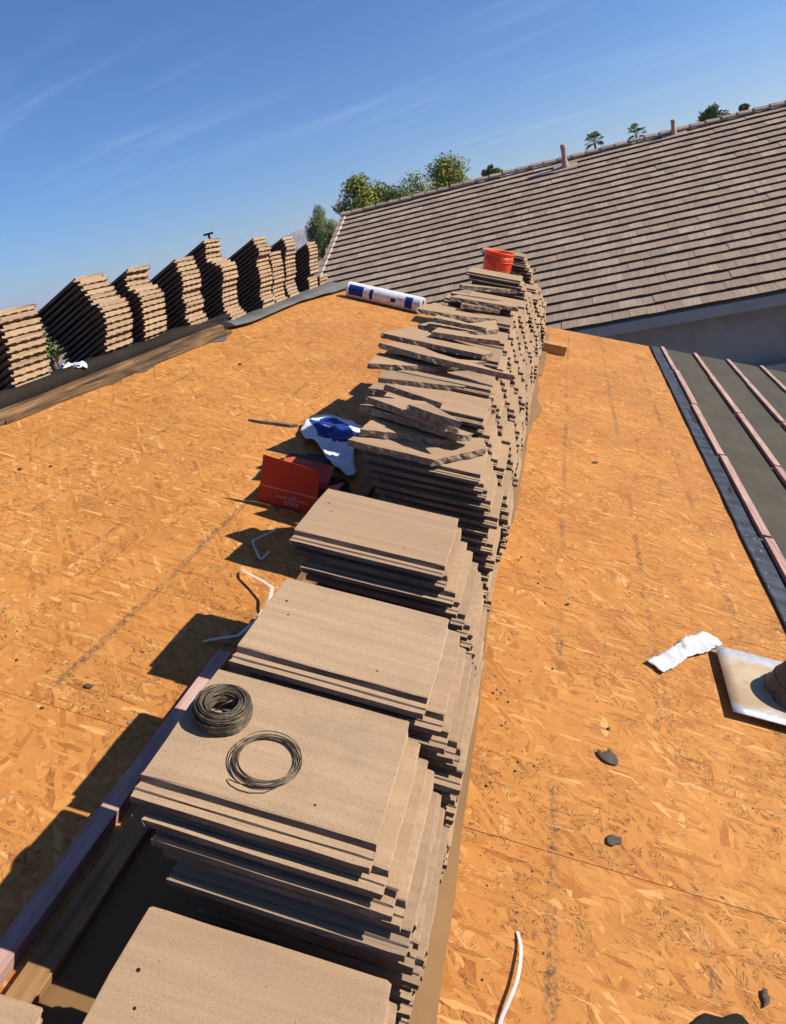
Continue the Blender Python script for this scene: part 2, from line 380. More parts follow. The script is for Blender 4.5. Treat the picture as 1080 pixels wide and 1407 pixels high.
DARKP = mat_simple('dark_print', (.035, .035, .05), .5, .1, 30)
PAPER = mat_simple('white_paper', (.52, .52, .53), .75, .06, 8, 45, .25)
REDCARD = mat_simple('red_card', (.43, .035, .012), .6, .06, 4)
REDIN = mat_simple('red_card_inner', (.52, .09, .05), .75, .1, 8)
PALEINK = mat_simple('pale_ink', (.62, .40, .36), .6, .05, 8)
BUCKET = mat_simple('red_bucket_plastic', (.86, .075, .014), .38, .05, 5, spec=.5)
BUCKETLBL = mat_simple('bucket_faded_print', (.84, .30, .26), .55, .25, 60)
WIREM = mat_simple('annealed_wire', (.125, .096, .062), .50, .5, 60, metal=.45, spec=.5)
LEAD = mat_simple('dull_metal', (.145, .118, .098), .62, .18, 9, metal=.25)
STRAP = mat_simple('white_strap', (.56, .50, .46), .5, .05, 10)
PLATE = mat_plate()
PINKPIPE = mat_simple('painted_pipe', (.40, .255, .20), .8, .08, 6)
DKPIPE = mat_simple('dark_pipe', (.03, .03, .032), .5, .2, 6)

# ------------------------------------------------------------------ the setting: ground, deck, far slope
GZ = -3.95
def mat_ground():
    s = NT('dry_ground'); n = s.noise(s.obj, .02, 6, .6); n2 = s.noise(s.obj, .004, 4)
    c = s.mix(s.rng(n, .4, .62), (.27, .205, .14), (.085, .095, .045)); c = s.mix(s.math('MULTIPLY', s.rng(n2, .45, .6), .5), c, (.20, .17, .13))
    return s.out(c, .95, None)
link('ground', mesh('ground', [(-9000, -9000, GZ), (9000, -9000, GZ), (9000, 9000, GZ), (-9000, 9000, GZ)], [(0, 1, 2, 3)], mat_ground()), kind='structure')
VEND = 8.30
deck = link('roof_deck', box_mesh('roof_deck', URIDGE+.03, 3.6, -2.5, VEND-.02, -.14, -.0135, BROWNW), MR, kind='structure')
def panel(u0, u1, v0, v1, rng, z=0.0):
    g = .0010
    bm = bmesh.new(); nx, ny = 3, max(2, int((v1-v0)/.3)); top = {}
    for i in range(nx+1):
        for j in range(ny+1):
            x = u0+g+(u1-u0-2*g)*i/nx; y = v0+g+(v1-v0-2*g)*j/ny
            dz = z + .0016*noise.noise((x*2.1, y*2.1, 3.3)); top[i, j] = bm.verts.new((x, y, dz))
    bot = {k: bm.verts.new((w.co.x, w.co.y, -.0125)) for k, w in top.items() if k[0] in (0, nx) or k[1] in (0, ny)}
    for i in range(nx):
        for j in range(ny): bm.faces.new((top[i, j], top[i+1, j], top[i+1, j+1], top[i, j+1]))
    rim = [(i, 0) for i in range(nx)]+[(nx, j) for j in range(ny)]+[(i, ny) for i in range(nx, 0, -1)]+[(0, j) for j in range(ny, 0, -1)]
    for a, b in zip(rim, rim[1:]+rim[:1]): bm.faces.new((bot[a], bot[b], top[b], top[a]))
    return link('osb_panel', bmesh_mesh('osb_panel', bm, OSB), parent=deck)
prng = random.Random(4)
for u0, u1, seams in ((-3.06, -2.46, (-2.5, .2, 2.44, 4.86, 7.3, VEND)), (-2.46, -1.87, (-2.5, .55, 2.99, 5.43, VEND)),
                      (-1.87, -.64, (-2.5, -1.15, 1.29, 1.89, 4.33, 6.77, VEND)), (-.64, .66, (-2.5, .06, 1.29, 2.50, 4.82, 7.26, VEND)),
                      (.66, 1.88, (-2.5, 1.3, 3.74, 6.18, VEND)), (1.88, 3.6, (-2.5, 0, 2.44, 4.88, 7.3, VEND))):
    for a, b in zip(seams, seams[1:]): panel(u0, u1, a, b, prng, prng.uniform(-.0008, .0012))
link('rake_edge_board', box_mesh('rake_edge_board', URIDGE+.02, 3.6, VEND-.018, VEND+.02, -.17, -.006, mat_simple('pale_board', (.60, .42, .24), .8, .1, 9)), parent=deck)
link('gable_wall', mesh('gable_wall', [(RX-6, VEND-.3, GZ), (3.3, VEND-.3, GZ), (3.3, VEND-.3, -1.45), (RX, VEND-.3, RZ-.2), (RX-6, VEND-.3, RZ-.2-6*sn/cs),
     (RX-6, VEND-.5, GZ), (3.3, VEND-.5, GZ), (3.3, VEND-.5, -1.45), (RX, VEND-.5, RZ-.2), (RX-6, VEND-.5, RZ-.2-6*sn/cs)],
     [(0,1,2,3,4), (9,8,7,6,5), (0,5,6,1), (1,6,7,2), (2,7,8,3), (3,8,9,4), (4,9,5,0)], STUCCO), parent=deck, M=MR.inverted())
# far side of the ridge, still under its old felt
far = link('far_roof_slope', box_mesh('far_roof_slope', -6.2, -.01, -2.5, VEND, -.12, -.012, BLACKFELT), M2, kind='structure')

# underlayment with its battens, lower down the slope
def under_sheet():
    bm = bmesh.new(); nx, ny = 58, 108; g = {}
    for i in range(nx+1):
        for j in range(ny+1):
            u = .70+2.9*i/nx; v = -2.5+(VEND-.01+2.5)*j/ny
            z = .0062+.0016*noise.noise((u*2.2, v*.9, 1))+.0022*max(0, noise.noise((u*5+v*1.3, v*2.2, 6)))**1.5+(.002 if (u-.7) % .95 < .08 else 0)
            g[i, j] = bm.verts.new((u, v, z))
    for i in range(nx):
        for j in range(ny): bm.faces.new((g[i, j], g[i+1, j], g[i+1, j+1], g[i, j+1])).smooth = True
    r = bmesh.ops.extrude_face_region(bm, geom=bm.faces[:])
    for w in [e for e in r['geom'] if isinstance(e, bmesh.types.BMVert)]: w.co.z = .0028
    return bmesh_mesh('roof_underlayment', bm, OLIVE)
ul = link('roof_underlayment', under_sheet(), MR, kind='structure')
def edge_strip():
    bm = bmesh.new(); N_ = 120; rows = []
    for j in range(N_+1):
        v = -2.5+(VEND-.005+2.5)*j/N_; e = .642+.006*noise.noise((v*1.3, 0, 0))+.004*noise.noise((v*5, 1, 0)); row = []
        for k in range(7):
            u = e+(.745-e)*k/6
            row.append(bm.verts.new((u, v, .010+.0035*noise.noise((u*16, v*4, 5))+(.004*(1+noise.noise((v*2.2, 9, 0))) if k == 0 else 0))))
        rows.append(row)
    for a, b in zip(rows, rows[1:]):
        for k in range(6): bm.faces.new((a[k], a[k+1], b[k+1], b[k])).smooth = True
    r = bmesh.ops.extrude_face_region(bm, geom=bm.faces[:])
    for w in [e for e in r['geom'] if isinstance(e, bmesh.types.BMVert)]: w.co.z -= .004
    return bmesh_mesh('edge_strip', bm, SHINY)
link('black_edge_strip', edge_strip(), parent=ul)
brng = random.Random(8)
bat_m = [box_mesh('batten', -.0225, .0225, -l/2, l/2, 0, .022, PINK, .0015) for l in (1.195, 1.185)]
for k in range(8):
    u = .770+.3467*k; v0 = 8.47 if k else 8.46
    v = v0-.05
    while v > -2.4:
        c = v-1.219/2; m = bat_m[brng.randrange(2)]
        if c+.61 < VEND+.1: 
            link('batten', m, T(u+brng.uniform(-.008, .008), c, .0085) @ RZm(brng.uniform(-.006, .006)), ul)
        elif c < VEND:
            l = VEND-.02-(c-.6); link('batten', box_mesh('batten', -.0195, .0195, -l/2, l/2, 0, .019, PINK, .0015), T(u, c-.6+l/2, .0085), ul)
        v -= 1.219

# old felt strip and battens left under the tile stacks
def felt_strip():
    bm = bmesh.new(); N_ = 150; rows = []
    for j in range(N_+1):
        v = -2.0+9.85*j/N_
        e = -.475+.018*noise.noise((v*.9, 2, 0))+.006*noise.noise((v*4.1, 5, 0))
        if v < 3: e += -.035*math.exp(-((v-2.45)/.8)**2)+.02*math.exp(-((v-.7)/.5)**2)
        if 4.0 < v < 5.6: e += .05*math.exp(-((v-4.95)/.22)**2)+.025*math.exp(-((v-5.6)/.2)**2)
        if v > 6: e += .03
        row = []
        for k in range(9):
            u = -1.22+(e+1.22)*k/8; z = .0065+.001*noise.noise((u*5, v*3, 7))
            if k >= 7: z += (.004 if k == 7 else .013)*(.5+.5*noise.noise((v*1.7, 3, 1)))
            row.append(bm.verts.new((u, v, z)))
        rows.append(row)
    for a, b in zip(rows, rows[1:]):
        for k in range(8): bm.faces.new((a[k], a[k+1], b[k+1], b[k])).smooth = True
    r = bmesh.ops.extrude_face_region(bm, geom=bm.faces[:])
    for w in [e for e in r['geom'] if isinstance(e, bmesh.types.BMVert)]: w.co.z -= .003
    return bmesh_mesh('old_felt_strip', bm, BROWNFELT)
fs = link('old_felt_strip', felt_strip(), MR, kind='structure')
lb = box_mesh('batten', -.021, .021, -.62, .62, 0, .038, PINK, .0015); lb2 = box_mesh('wood_strip', -.027, .027, -.62, .62, 0, .022, BROWNW, .0015)
for vc in (-.58, 1.02): link('batten', lb, T(-1.262, vc, .001) @ RZm(.004), fs)
for vc in (-.57, .70, 1.96, 3.2): link('wood_strip', lb2, T(-1.185, vc, .0095) @ RZm(-.003), fs)

# ------------------------------------------------------------------ the ridge: board, nailer strips, draped felt
rb = link('ridge_board', box_mesh('ridge_board', -3.10, -3.062, -.6, 5.6, -.02, .085, BLACKFELT, .003), MR, kind='structure')
def curved_board(name, v0, v1, ua, ub, n0, wid, th_, mat, seed):
    bm = bmesh.new(); N_ = 24; rows = []
    prof = [(0, 0), (0, .7), (.12, 1), (.5, 1.08), (.85, .92), (1, .5), (1, 0)]
    for j in range(N_+1):
        t = j/N_; v = v0+(v1-v0)*t; u = ua+(ub-ua)*t+.01*noise.noise((v*1.2, seed, 0)); w = wid*(1+.10*noise.noise((v*2.3, seed, 4)))
        sh = 1-.35*max(0, 1-j/1.2)
        rows.append([bm.verts.new((u+(a-.5)*w*sh+.5*w, v, n0+b*th_*(1+.12*noise.noise((v*3, a*3, seed))))) for a, b in prof])
    K = len(prof)
    for a, b in zip(rows, rows[1:]):
        for k in range(K): bm.faces.new((a[k], a[(k+1) % K], b[(k+1) % K], b[k]))
    bm.faces.new(rows[0]); bm.faces.new(rows[-1][::-1])
    return bmesh_mesh(name, bm, mat)
nb = link('ridge_nailer_board', curved_board('ridge_nailer_board', -.6, 5.42, -3.052, -3.045, .004, .066, .046, WEATH, 1.0), MR,
     label='dark weathered wooden nailer board running along the roof ridge below the tile stacks', cat='board')
link('ridge_edge_strip', curved_board('ridge_edge_strip', 2.86, 5.34, -3.012, -2.955, .004, .046, .022, WEATH, 5.0), MR,
     label='thin curved wooden strip with a rounded end lying below the nailer board', cat='wood strip')
def ridge_felt():
    bm = bmesh.new(); N_ = 110; rows = []
    for j in range(N_+1):
        v = -.5+8.88*j/N_
        k = min(1, max(0, (v-4.9)/.9)); k = k*k*(3-2*k)
        hi = .098-.012*max(0, min(1, (v-2.5)/2.5))+.008*noise.noise((v*1.5, 0, 2))
        A = [(-3.30, .000), (-3.20, .062), (-3.115, hi+.004), (-3.085, hi+.010), (-3.058, hi), (-3.055, hi*.62), (-3.054, hi*.22)]
        wv = .012*noise.noise((v*2.1, 4, 0))
        fl = -2.90+.13*max(0, (v-6.9)/1.2)
        B = [(-3.30, -.115), (-3.18, -.035), (-3.10, .006), (-3.05, .020), (-3.00, .030+wv), (-2.95, .038+wv*1.4), (fl, .034+wv*2)]
        rows.append([bm.verts.new((a[0]*(1-k)+b[0]*k, v, a[1]*(1-k)+b[1]*k)) for a, b in zip(A, B)])
    for a, b in zip(rows, rows[1:]):
        for q in range(6):
            f = bm.faces.new((a[q], a[q+1], b[q+1], b[q])); f.smooth = True
            if 0.5*(a[0].co.y+b[0].co.y) > 5.5: f.material_index = 1
    r = bmesh.ops.extrude_face_region(bm, geom=bm.faces[:])
    for w in [e for e in r['geom'] if isinstance(e, bmesh.types.BMVert)]: w.co.z += .003; w.co.x += .002
    m = bmesh_mesh('ridge_felt', bm, BLACKFELT); m.materials.append(GREYFELT); return m
link('ridge_felt', ridge_felt(), MR, label='black roofing felt draped over the roof ridge under the ridge tile stacks', cat='roofing felt')
rr = random.Random(12)
for i, (px, py, L_, w_) in enumerate(((150, 524, .40, .05), (195, 508, .26, .04), (300, 467, .22, .055))):
    c = ruv(px, py, 0); poly = ragged([(c.x-w_, c.y-L_/2), (c.x+w_*.2, c.y-L_/2+.03), (c.x+w_, c.y), (c.x+w_*.5, c.y+L_/2), (c.x-w_, c.y+L_/2)], rr, .03, .008)
    link('felt_scrap', slab('felt_scrap', poly, .002, .006, (SCRAP, SCRAP, GREYFELT)[i]), MR, label='torn strip of dark felt sticking out below the ridge nailer board', cat='felt scrap', group='felt strips along the ridge board')

# ------------------------------------------------------------------ concrete tiles
TL, TW, TP = .42, .335, .0315
PROF_T = [(0, .003), (.0015, .0145), (.010, .0152), (.012, .0118), (.018, .0118), (.020, .0152), (.033, .0155), (.0365, .0285), (.040, .0302), (.12, .0308), (.22, .0308), (TW-.006, .0306), (TW-.001, .0285)]
PROF_B = [(TW, .019), (TW-.034, .0175), (TW-.037, .004), (.262, .0038), (.257, 0), (.236, 0), (.231, .0038), (.187, .0038), (.182, 0), (.158, 0), (.153, .0038), (.108, .0038), (.103, 0), (.074, 0), (.069, .0038), (.042, .0038), (.036, .001)]
def tile_geo(seed, lod=0):
    rng = random.Random(seed)
    if lod == 0: P = PROF_T+PROF_B; xs = [0, .0035, .03, .11, .21, .31, .39, .4165, TL]
    else: P = [(0, .003), (.0015, .0145), (.033, .0155), (.0365, .0295), (TW-.001, .0304), (TW, .019), (TW-.034, .0175), (TW-.037, .002), (.18, .004), (.16, 0), (.10, .004), (.036, .001)]; xs = [0, TL]
    n = len(P); V = []
    for xi, x in enumerate(xs):
        end = xi in (0, len(xs)-1); sg = 1 if xi == 0 else -1
        for (y, z) in P:
            xx, yy, zz = x, y, z
            if end and lod == 0:
                xx += sg*max(0, rng.gauss(.0008, .0020)); zz = z*.955+.0007
                if rng.random() < .10: xx += sg*rng.uniform(.002, .008)
            if lod == 0:
                yy += rng.gauss(0, .0006); zz += rng.gauss(0, .0003)
            if xi >= len(xs)-2 and y > TW-.02: xx -= .012*((y-(TW-.02))/.02)**2
            if xi <= 1 and y > TW-.02: xx += .006*((y-(TW-.02))/.02)**2
            V.append((xx, yy, zz))
    F_ = []
    for i in range(len(xs)-1):
        for k in range(n): F_.append((i*n+k, (i+1)*n+k, (i+1)*n+(k+1) % n, i*n+(k+1) % n))
    F_.append(tuple(range(n))); F_.append(tuple((len(xs)-1)*n+k for k in range(n-1, -1, -1)))
    return V, F_
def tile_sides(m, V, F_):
    '''slurry colour on the face and the cut ends, raw body darkened to deepen the shade on the flanks and the underside'''
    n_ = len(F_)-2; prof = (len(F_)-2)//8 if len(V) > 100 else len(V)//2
    m.materials.append(TBODYSHADE)
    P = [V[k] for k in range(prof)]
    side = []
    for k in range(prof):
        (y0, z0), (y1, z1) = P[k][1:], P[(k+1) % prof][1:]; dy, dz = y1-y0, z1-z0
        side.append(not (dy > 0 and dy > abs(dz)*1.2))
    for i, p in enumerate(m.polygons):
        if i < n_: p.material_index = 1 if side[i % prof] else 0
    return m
def tile_mesh(seed, lod=0):
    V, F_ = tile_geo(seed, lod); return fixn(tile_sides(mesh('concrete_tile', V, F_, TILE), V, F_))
def fixn(m):
    bm = bmesh.new(); bm.from_mesh(m); bmesh.ops.recalc_face_normals(bm, faces=bm.faces); bm.to_mesh(m); bm.free(); return m
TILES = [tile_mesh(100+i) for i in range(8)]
def UR(n):                                             # how far down the slope the tile ends reach at a height above the deck
    pts = ((0, -.500), (.2, -.525), (.35, -.570), (.45, -.640), (.55, -.685), (.65, -.735), (.80, -.84))
    for (a, b), (c, d) in zip(pts, pts[1:]):
        if n <= c: return b+(d-b)*(n-a)/(c-a)
    return pts[-1][1]
trng = random.Random(77)
rest = []                                              # tiles past the 300 that show largest
SB = [.36, .768, 1.115, 1.597]+[2.285+.386*k for k in range(14)]
SH = [.30, .45, .475, .515, .52, .58, .62, .64, .64, .66, .70, .60, .60, .745, .56, .50, .55, .76]
ORD = ['first', 'second', 'third', 'fourth', 'fifth', 'sixth', 'seventh', 'eighth', 'ninth', 'tenth', 'eleventh']
NTH = ['first', 'second', 'third', 'fourth', 'fifth', 'sixth', 'seventh', 'eighth', 'ninth', 'tenth', 'eleventh', 'twelfth', 'thirteenth', 'fourteenth', 'fifteenth', 'sixteenth', 'seventeenth', 'eighteenth', 'nineteenth', 'twentieth', 'twenty-first', 'twenty-second', 'twenty-third', 'twenty-fourth', 'twenty-fifth', 'twenty-sixth']
def slabel(i):
    if i == 0: return 'lowest bare-topped stack next to the wire coils'
    if i == 1: return 'stack that carries the two wire coils'
    if i == 2: return 'stack between the wire coil stack and the carton stack'
    if i == 3: return 'stack right beside the red carton'
    if i == 4: return 'shard-covered stack beside the white and blue bag'
    if i == 13: return 'tall stack just before the red bucket'
    if i == 17: return 'end stack just past the red bucket'
    return '%s stack past the one beside the bag' % ORD[i-5]
TOPN = {}
for i, (v0, h) in enumerate(zip(SB, SH)):
    n = .0085; k = 0; NT_ = int(round((h-.006)/TP)); amp = .008 if i < 4 else .013
    du = dv = 0.0
    for k in range(NT_):
        n = .0085+k*TP
        if trng.random() < .12: du = trng.gauss(0, amp)
        if trng.random() < .2: dv = trng.gauss(0, .015 if i < 4 else .020)
        top = k == NT_-1
        u = UR(n+.02)-TL + du + trng.gauss(0, .0035 if i < 4 else .006); v = v0 + dv + trng.gauss(0, .004)
        if top and i < 4: u = UR(n+.02)-TL; v = v0
        # some tiles are turned or nudged out
        if i == 1 and k == NT_-5: v -= .030
        if i == 2: u += .035*min(1, max(0, (n-.12)/.22)); v -= .014*(n < .32)
        if i == 3 and k == NT_-3: v -= .02
        if i < 4 and k < 6: v += .012*(6-k)*.25
        if i >= 4 and n < .34: v -= .034*min(1, (.34-n)/.10)
        if i == 17 and n > .5: u -= .05
        a = trng.gauss(0, .008)
        M = MR @ T(u, v, n) @ RZm(a) @ RYm(trng.gauss(0, .002)) @ RXm(trng.gauss(0, .0035))
        many = (i <= 10) or (i == 13 and k >= NT_-8) or (i == 17 and k >= NT_-4)
        if many:
            lab = 'tile %s from top of the %s' % (NTH[NT_-1-k], slabel(i))
            if top and i < 4: lab = {0: 'topmost tan tile of the lowest bare stack next to the wire coil stack', 1: 'tan concrete tile lying directly under the two wire coils',
                           2: 'topmost tan tile of the stack between wire coils and carton stack', 3: 'topmost tan tile of the stack right beside the red carton'}[i]
            link('concrete_tile', TILES[trng.randrange(8)], M, label=lab, cat='roof tile', group='concrete tiles stacked down the middle of the bare deck')
        else: rest.append(M)
    TOPN[i] = .0085+NT_*TP
# the tile beside the lowest stack and what it lies on
for k in range(6):
    M = MR @ T(-1.490+.004*k, .205, .010+k*TP) @ RZm(.02+trng.gauss(0, .01))
    link('concrete_tile', TILES[k], M, label='tan tile %s from top of the short pile uphill of the lowest bare stack' % NTH[5-k], cat='roof tile', group='tiles in the short pile')

# stacks on the far side of the ridge: near v, then (dx, dz) of the tile ends from bottom to top
LS = [(3.06, [(.024, .0), (.024, .132), (.037, .2), (.068, .243), (.085, .308), (.082, .342), (.095, .4), (.104, .431)]),
 (3.90, [(-.01, .0), (.005, .114), (.042, .178), (.067, .223), (.079, .261), (.082, .325), (.031, .407), (.001, .461), (-.008, .514), (-.004, .556), (-.062, .588)]),
 (4.34, [(-.02, .0), (-.002, .105), (.044, .177), (.056, .246), (.074, .278), (.081, .347), (.07, .384), (.026, .427), (.012, .456), (.005, .479), (.049, .546)]),
 (4.97, [(-.01, .0), (-.002, .063), (.008, .122), (-.007, .175), (.026, .218), (.023, .287), (.016, .313), (.063, .362), (.067, .419), (.061, .478), (.054, .536)]),
 (5.66, [(.008, .0), (.008, .021), (-.017, .098), (-.044, .148), (-.024, .188), (-.008, .251), (.012, .291), (.044, .366), (.055, .433), (-.019, .507), (-.079, .551), (-.043, .633), (-.039, .679)]),
 (6.35, [(-.001, .0), (.019, .062), (-.002, .132), (.026, .181), (.078, .268), (.064, .357), (.071, .398), (.126, .439), (.122, .482), (.106, .563)]),
 (6.72, [(-.022, .017), (-.019, .154), (.019, .193), (.024, .248), (.046, .3), (.047, .367), (.067, .43)]),
 (7.08, [(.002, .0), (-.037, .161), (.015, .221), (.032, .301), (.059, .365), (.084, .407), (.097, .473), (.089, .532)]),
 (7.68, [(.006, .0), (.007, .131), (.068, .17), (.078, .231), (.091, .279), (.111, .325), (.115, .386), (.107, .432)]),
 (8.02, [(.02, .0), (.03, .09)])]
lrng = random.Random(5); nleft = 0
RO = ['end', 'second', 'third', 'fourth', 'fifth', 'sixth', 'seventh', 'eighth', 'ninth', 'tenth']
for i, (v0, pts) in enumerate(LS):
    zt = pts[-1][1]; NT_ = max(2, int(round(zt*cs/TP)))
    for k in range(NT_):
        n = .014+k*TP; z = (n+.013)/cs if k else .02       # height of the tile end above the ridge line
        z = min(z, zt)
        dx = pts[-1][0]
        for (a, b), (c, d) in zip(pts, pts[1:]):
            if b <= z <= d: dx = a+(c-a)*(z-b)/max(d-b, 1e-6); break
        # end point (dx, z) relative to the ridge, expressed in the far-slope frame
        xe = dx*cs + z*sn; ne = -dx*sn + z*cs
        M = M2 @ T(xe-TL+lrng.gauss(0, .004), v0+lrng.gauss(0, .006), n) @ RZm(lrng.gauss(0, .008)) @ RXm(lrng.gauss(0, .004))
        if z > .05 or i > 8:
            link('concrete_tile', TILES[lrng.randrange(8)], M, cat='roof tile', group='concrete tiles stacked behind the ridge', 
                 label='tile %s from top of the %s ridge stack counted from the white roll' % (NTH[NT_-1-k], RO[9-i])); nleft += 1
        else: rest.append(M)
# the remaining tiles, joined
V, F_, A = [], [], []; tv, tf = tile_geo(55, 1); rq = random.Random(3)
for M in rest:
    o = len(V); V += [M @ Vector(p) for p in tv]; F_ += [tuple(o+j for j in f) for f in tf]; A += [rq.random()]*len(tv)
m = mesh('stacked_tiles', V, F_, TILE); m.materials.append(TBODYSHADE); t1 = tile_mesh(55, 1); mi = [p.material_index for p in t1.polygons]
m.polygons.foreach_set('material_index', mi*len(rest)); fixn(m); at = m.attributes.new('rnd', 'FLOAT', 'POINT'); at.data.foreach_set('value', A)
link('stacked_tiles', m, kind='stuff', label='many tan concrete tiles stacked at the bucket end of the middle row', cat='roof tiles')

# broken tiles lying on the stacks
xr = random.Random(31); TBREAK = mat_simple('tile_fracture', (.23, .172, .128), .95, .35, 60, 260, .7, spec=.1, bdist=.003)
def broken(poly, u, v, n, rz=0, tx=0, ty=0, lab=''):
    P = ragged(poly, xr, .020, .0028)
    bm = bmesh.new(); rng = xr
    lo = [bm.verts.new((p.x+rng.gauss(0, .0025), p.y+rng.gauss(0, .0025), .001)) for p in P]; hi = [bm.verts.new((p.x, p.y, .0255)) for p in P]
    mid = [bm.verts.new((p.x+rng.gauss(0, .003), p.y+rng.gauss(0, .003), .014)) for p in P]
    k = len(P); bm.faces.new(hi); bm.faces.new(lo[::-1]).material_index = 1
    for i in range(k):
        j = (i+1) % k; bm.faces.new((lo[i], lo[j], mid[j], mid[i])).material_index = 1; bm.faces.new((mid[i], mid[j], hi[j], hi[i])).material_index = 1
    bme = bmesh_mesh('broken_tile', bm, TILE); bme.materials.append(TBREAK)
    link('broken_tile', bme, MR @ T(u, v, n) @ RZm(rz) @ RXm(tx) @ RYm(ty), label=lab, cat='broken tile')
def bpx(pxs, n, lab, tx=0, ty=0, lift=0.0):
    """a broken piece from its seen outline, lying at height n above the deck"""
    q = [ruv(x, y, n+.025) for x, y in pxs]; cx = sum(p.x for p in q)/len(q); cy = sum(p.y for p in q)/len(q)
    broken([(p.x-cx, p.y-cy) for p in q], cx, cy, n+lift, 0, tx, ty, lab)
t4, t5, t6, t7, t8, t9, t10 = (TOPN[i] for i in (4, 5, 6, 7, 8, 9, 10))
bpx([(478, 604), (493, 594), (664, 602), (668, 616), (640, 622), (596, 632)], t4+.001, 'cracked tile with a ragged lower edge topping the stack beside the bag')
bpx([(494, 590), (519, 573), (566, 584), (630, 600), (610, 603), (560, 596)], t4+.030, 'flat grey shard of tile on the stack beside the bag', .05, .04)
bpx([(492, 561), (520, 554), (652, 592), (636, 600)], t4+.060, 'long pointed tile shard crossing the stack beside the bag', -.16, .05)
bpx([(502, 551), (584, 546), (633, 584), (612, 585)], t4+.092, 'triangular tile shard topping the shards on the stack beside the bag', -.10, .07)
bpx([(560, 557), (590, 548), (634, 583), (600, 573)], t4+.124, 'smallest pointed tile shard, uppermost over the stack beside the bag', -.14, .03)
bpx([(520, 517), (531, 505), (665, 508), (662, 524), (638, 531)], t5+.001, 'half tile with a long jagged edge on the first stack past the bag stack', .03, 0)
bpx([(505, 534), (520, 524), (612, 534), (596, 545)], t5-.028, 'narrow strip of tile poking out of the first stack past the bag stack', 0, .02)
bpx([(506, 496), (520, 485), (668, 500), (600, 504)], t6+.001, 'long narrow broken tile lying across the second stack past the bag stack', .06, 0)
bpx([(520, 477), (546, 469), (580, 471), (628, 496), (618, 500)], t6+.034, 'pointed tile sliver with sawn sides on the second stack past the bag stack', -.12, .05)
bpx([(523, 461), (566, 447), (678, 483), (664, 488)], t7+.001, 'large triangular broken tile on the third stack past the bag stack', -.05, .02)
bpx([(575, 444), (600, 440), (680, 441), (685, 453), (636, 455)], t8+.001, 'broken tile with a hooked edge on the fourth stack past the bag stack', .04, 0)
bpx([(570, 431), (598, 412), (684, 434), (640, 437)], t8+.036, 'wedge-shaped broken tile uppermost on the fourth stack past the bag stack', -.08, .03)
bpx([(617, 411), (630, 404), (706, 414), (712, 424)], t10+.001, 'narrow broken tile on the sixth stack past the bag stack', -.08, 0)
for j, i in enumerate((5, 6, 7, 8, 9, 10)):
    w_ = .03+.012*(j % 3); L_ = .24+.05*((j*7) % 4)
    broken([(0, -w_), (L_*.45, -w_*.7), (L_, .0), (L_*.5, w_*.9), (.02, w_*1.3)], UR(TOPN[i])-.40+.05*((j*5) % 3), SB[i]+.06+.05*(j % 3), TOPN[i]+.034+.012*(j % 2), -.25+.13*j, -.10+.06*(j % 4), .06-.04*(j % 3), 'slim sharp tile shard tilted over the %s stack past the bag stack' % ORD[i-5])
for j, (x, y, n, s_) in enumerate(((712, 377, .60, .07), (722, 379, .57, .06), (730, 371, .60, .05), (716, 388, .56, .05), (737, 384, .50, .05), (728, 388, .52, .06))):
    c = ruv(x, y, n); 
    broken([(-s_, -s_*.5), (s_*.4, -s_*.8), (s_, s_*.1), (s_*.3, s_*.8), (-s_*.6, s_*.6)], c.x, c.y, n-.02, j*1.1, .25*math.sin(j*2.0), .3*math.cos(j*3.0),
           'small broken chunk of tile heaped beside the red bucket')
for o in col.objects:
    if o.get('label') == 'small broken chunk of tile heaped beside the red bucket': o['group'] = 'tile chunks beside the bucket'

# ------------------------------------------------------------------ things on the stacks and the deck
# wire coils
def add_wire(pts, rad, name, parent=None, closed=False, M=None, seg=5, mat=None):
    v, f = tube_geo(pts, rad, seg, closed); return link(name, mesh(name, v, f, mat or WIREM, True), M, parent)
top1 = TOPN[1]-.0006
def coil_big(u, v, n):
    rng = random.Random(2); rt = link('wire_coil', None, MR @ T(u, v, n), label='thick dark coil of many turns of tie wire on top of a tile stack', cat='wire coil')
    V, F_ = [], []
    R0, a, b = .040, .0155, .021; turns = 150; ph = 0; pts = []
    per = 26
    for t in range(turns):
        an = rng.uniform(0, 2*math.pi); rr_ = math.sqrt(rng.uniform(.55, 1)); cr = R0+a*rr_*math.cos(an); cz = .022+b*rr_*math.sin(an)
        tl = rng.gauss(0, .05); tp = rng.uniform(0, 6.28); e = rng.uniform(-.0025, .0025)
        ring = []
        for k in range(per):
            th_ = 2*math.pi*k/per
            ring.append(Vector(((cr+e*math.cos(2*th_+tp))*math.cos(th_), (cr+e*math.cos(2*th_+tp))*math.sin(th_), max(.0013, cz+cr*tl*math.cos(th_+tp)))))
        v_, f_ = tube_geo(ring, .0012, 4, True); o = len(V); V += v_; F_ += [tuple(o+j for j in q) for q in f_]
    link('windings', mesh('windings', V, F_, WIREM, True), parent=rt)
    core = []
    link('inner_windings', lathe('inner_windings', [(R0+a*.62*math.cos(q), .022+b*.66*math.sin(q)) for q in [2*math.pi*i/14 for i in range(15)]], 40, DARKP), parent=rt)
    add_wire([Vector((-.020, -.006, .010)), Vector((-.004, .004, .026)), Vector((.012, .016, .034))], .0011, 'loose_end', rt)
    add_wire([Vector((-.012, -.004, .018)), Vector((.002, -.002, .022)), Vector((.014, .003, .020))], .0011, 'loose_end', rt)
c1 = ruv(302, 985, top1+.0); coil_big(c1.x+.005, c1.y, top1)
c2 = ruv(367, 1046, top1+.004)
w2 = link('wire_ring', None, MR @ T(c2.x, c2.y, top1), label='thin open ring of tie wire with a loose tail on top of a tile stack', cat='wire coil')
rng = random.Random(9); V, F_ = [], []
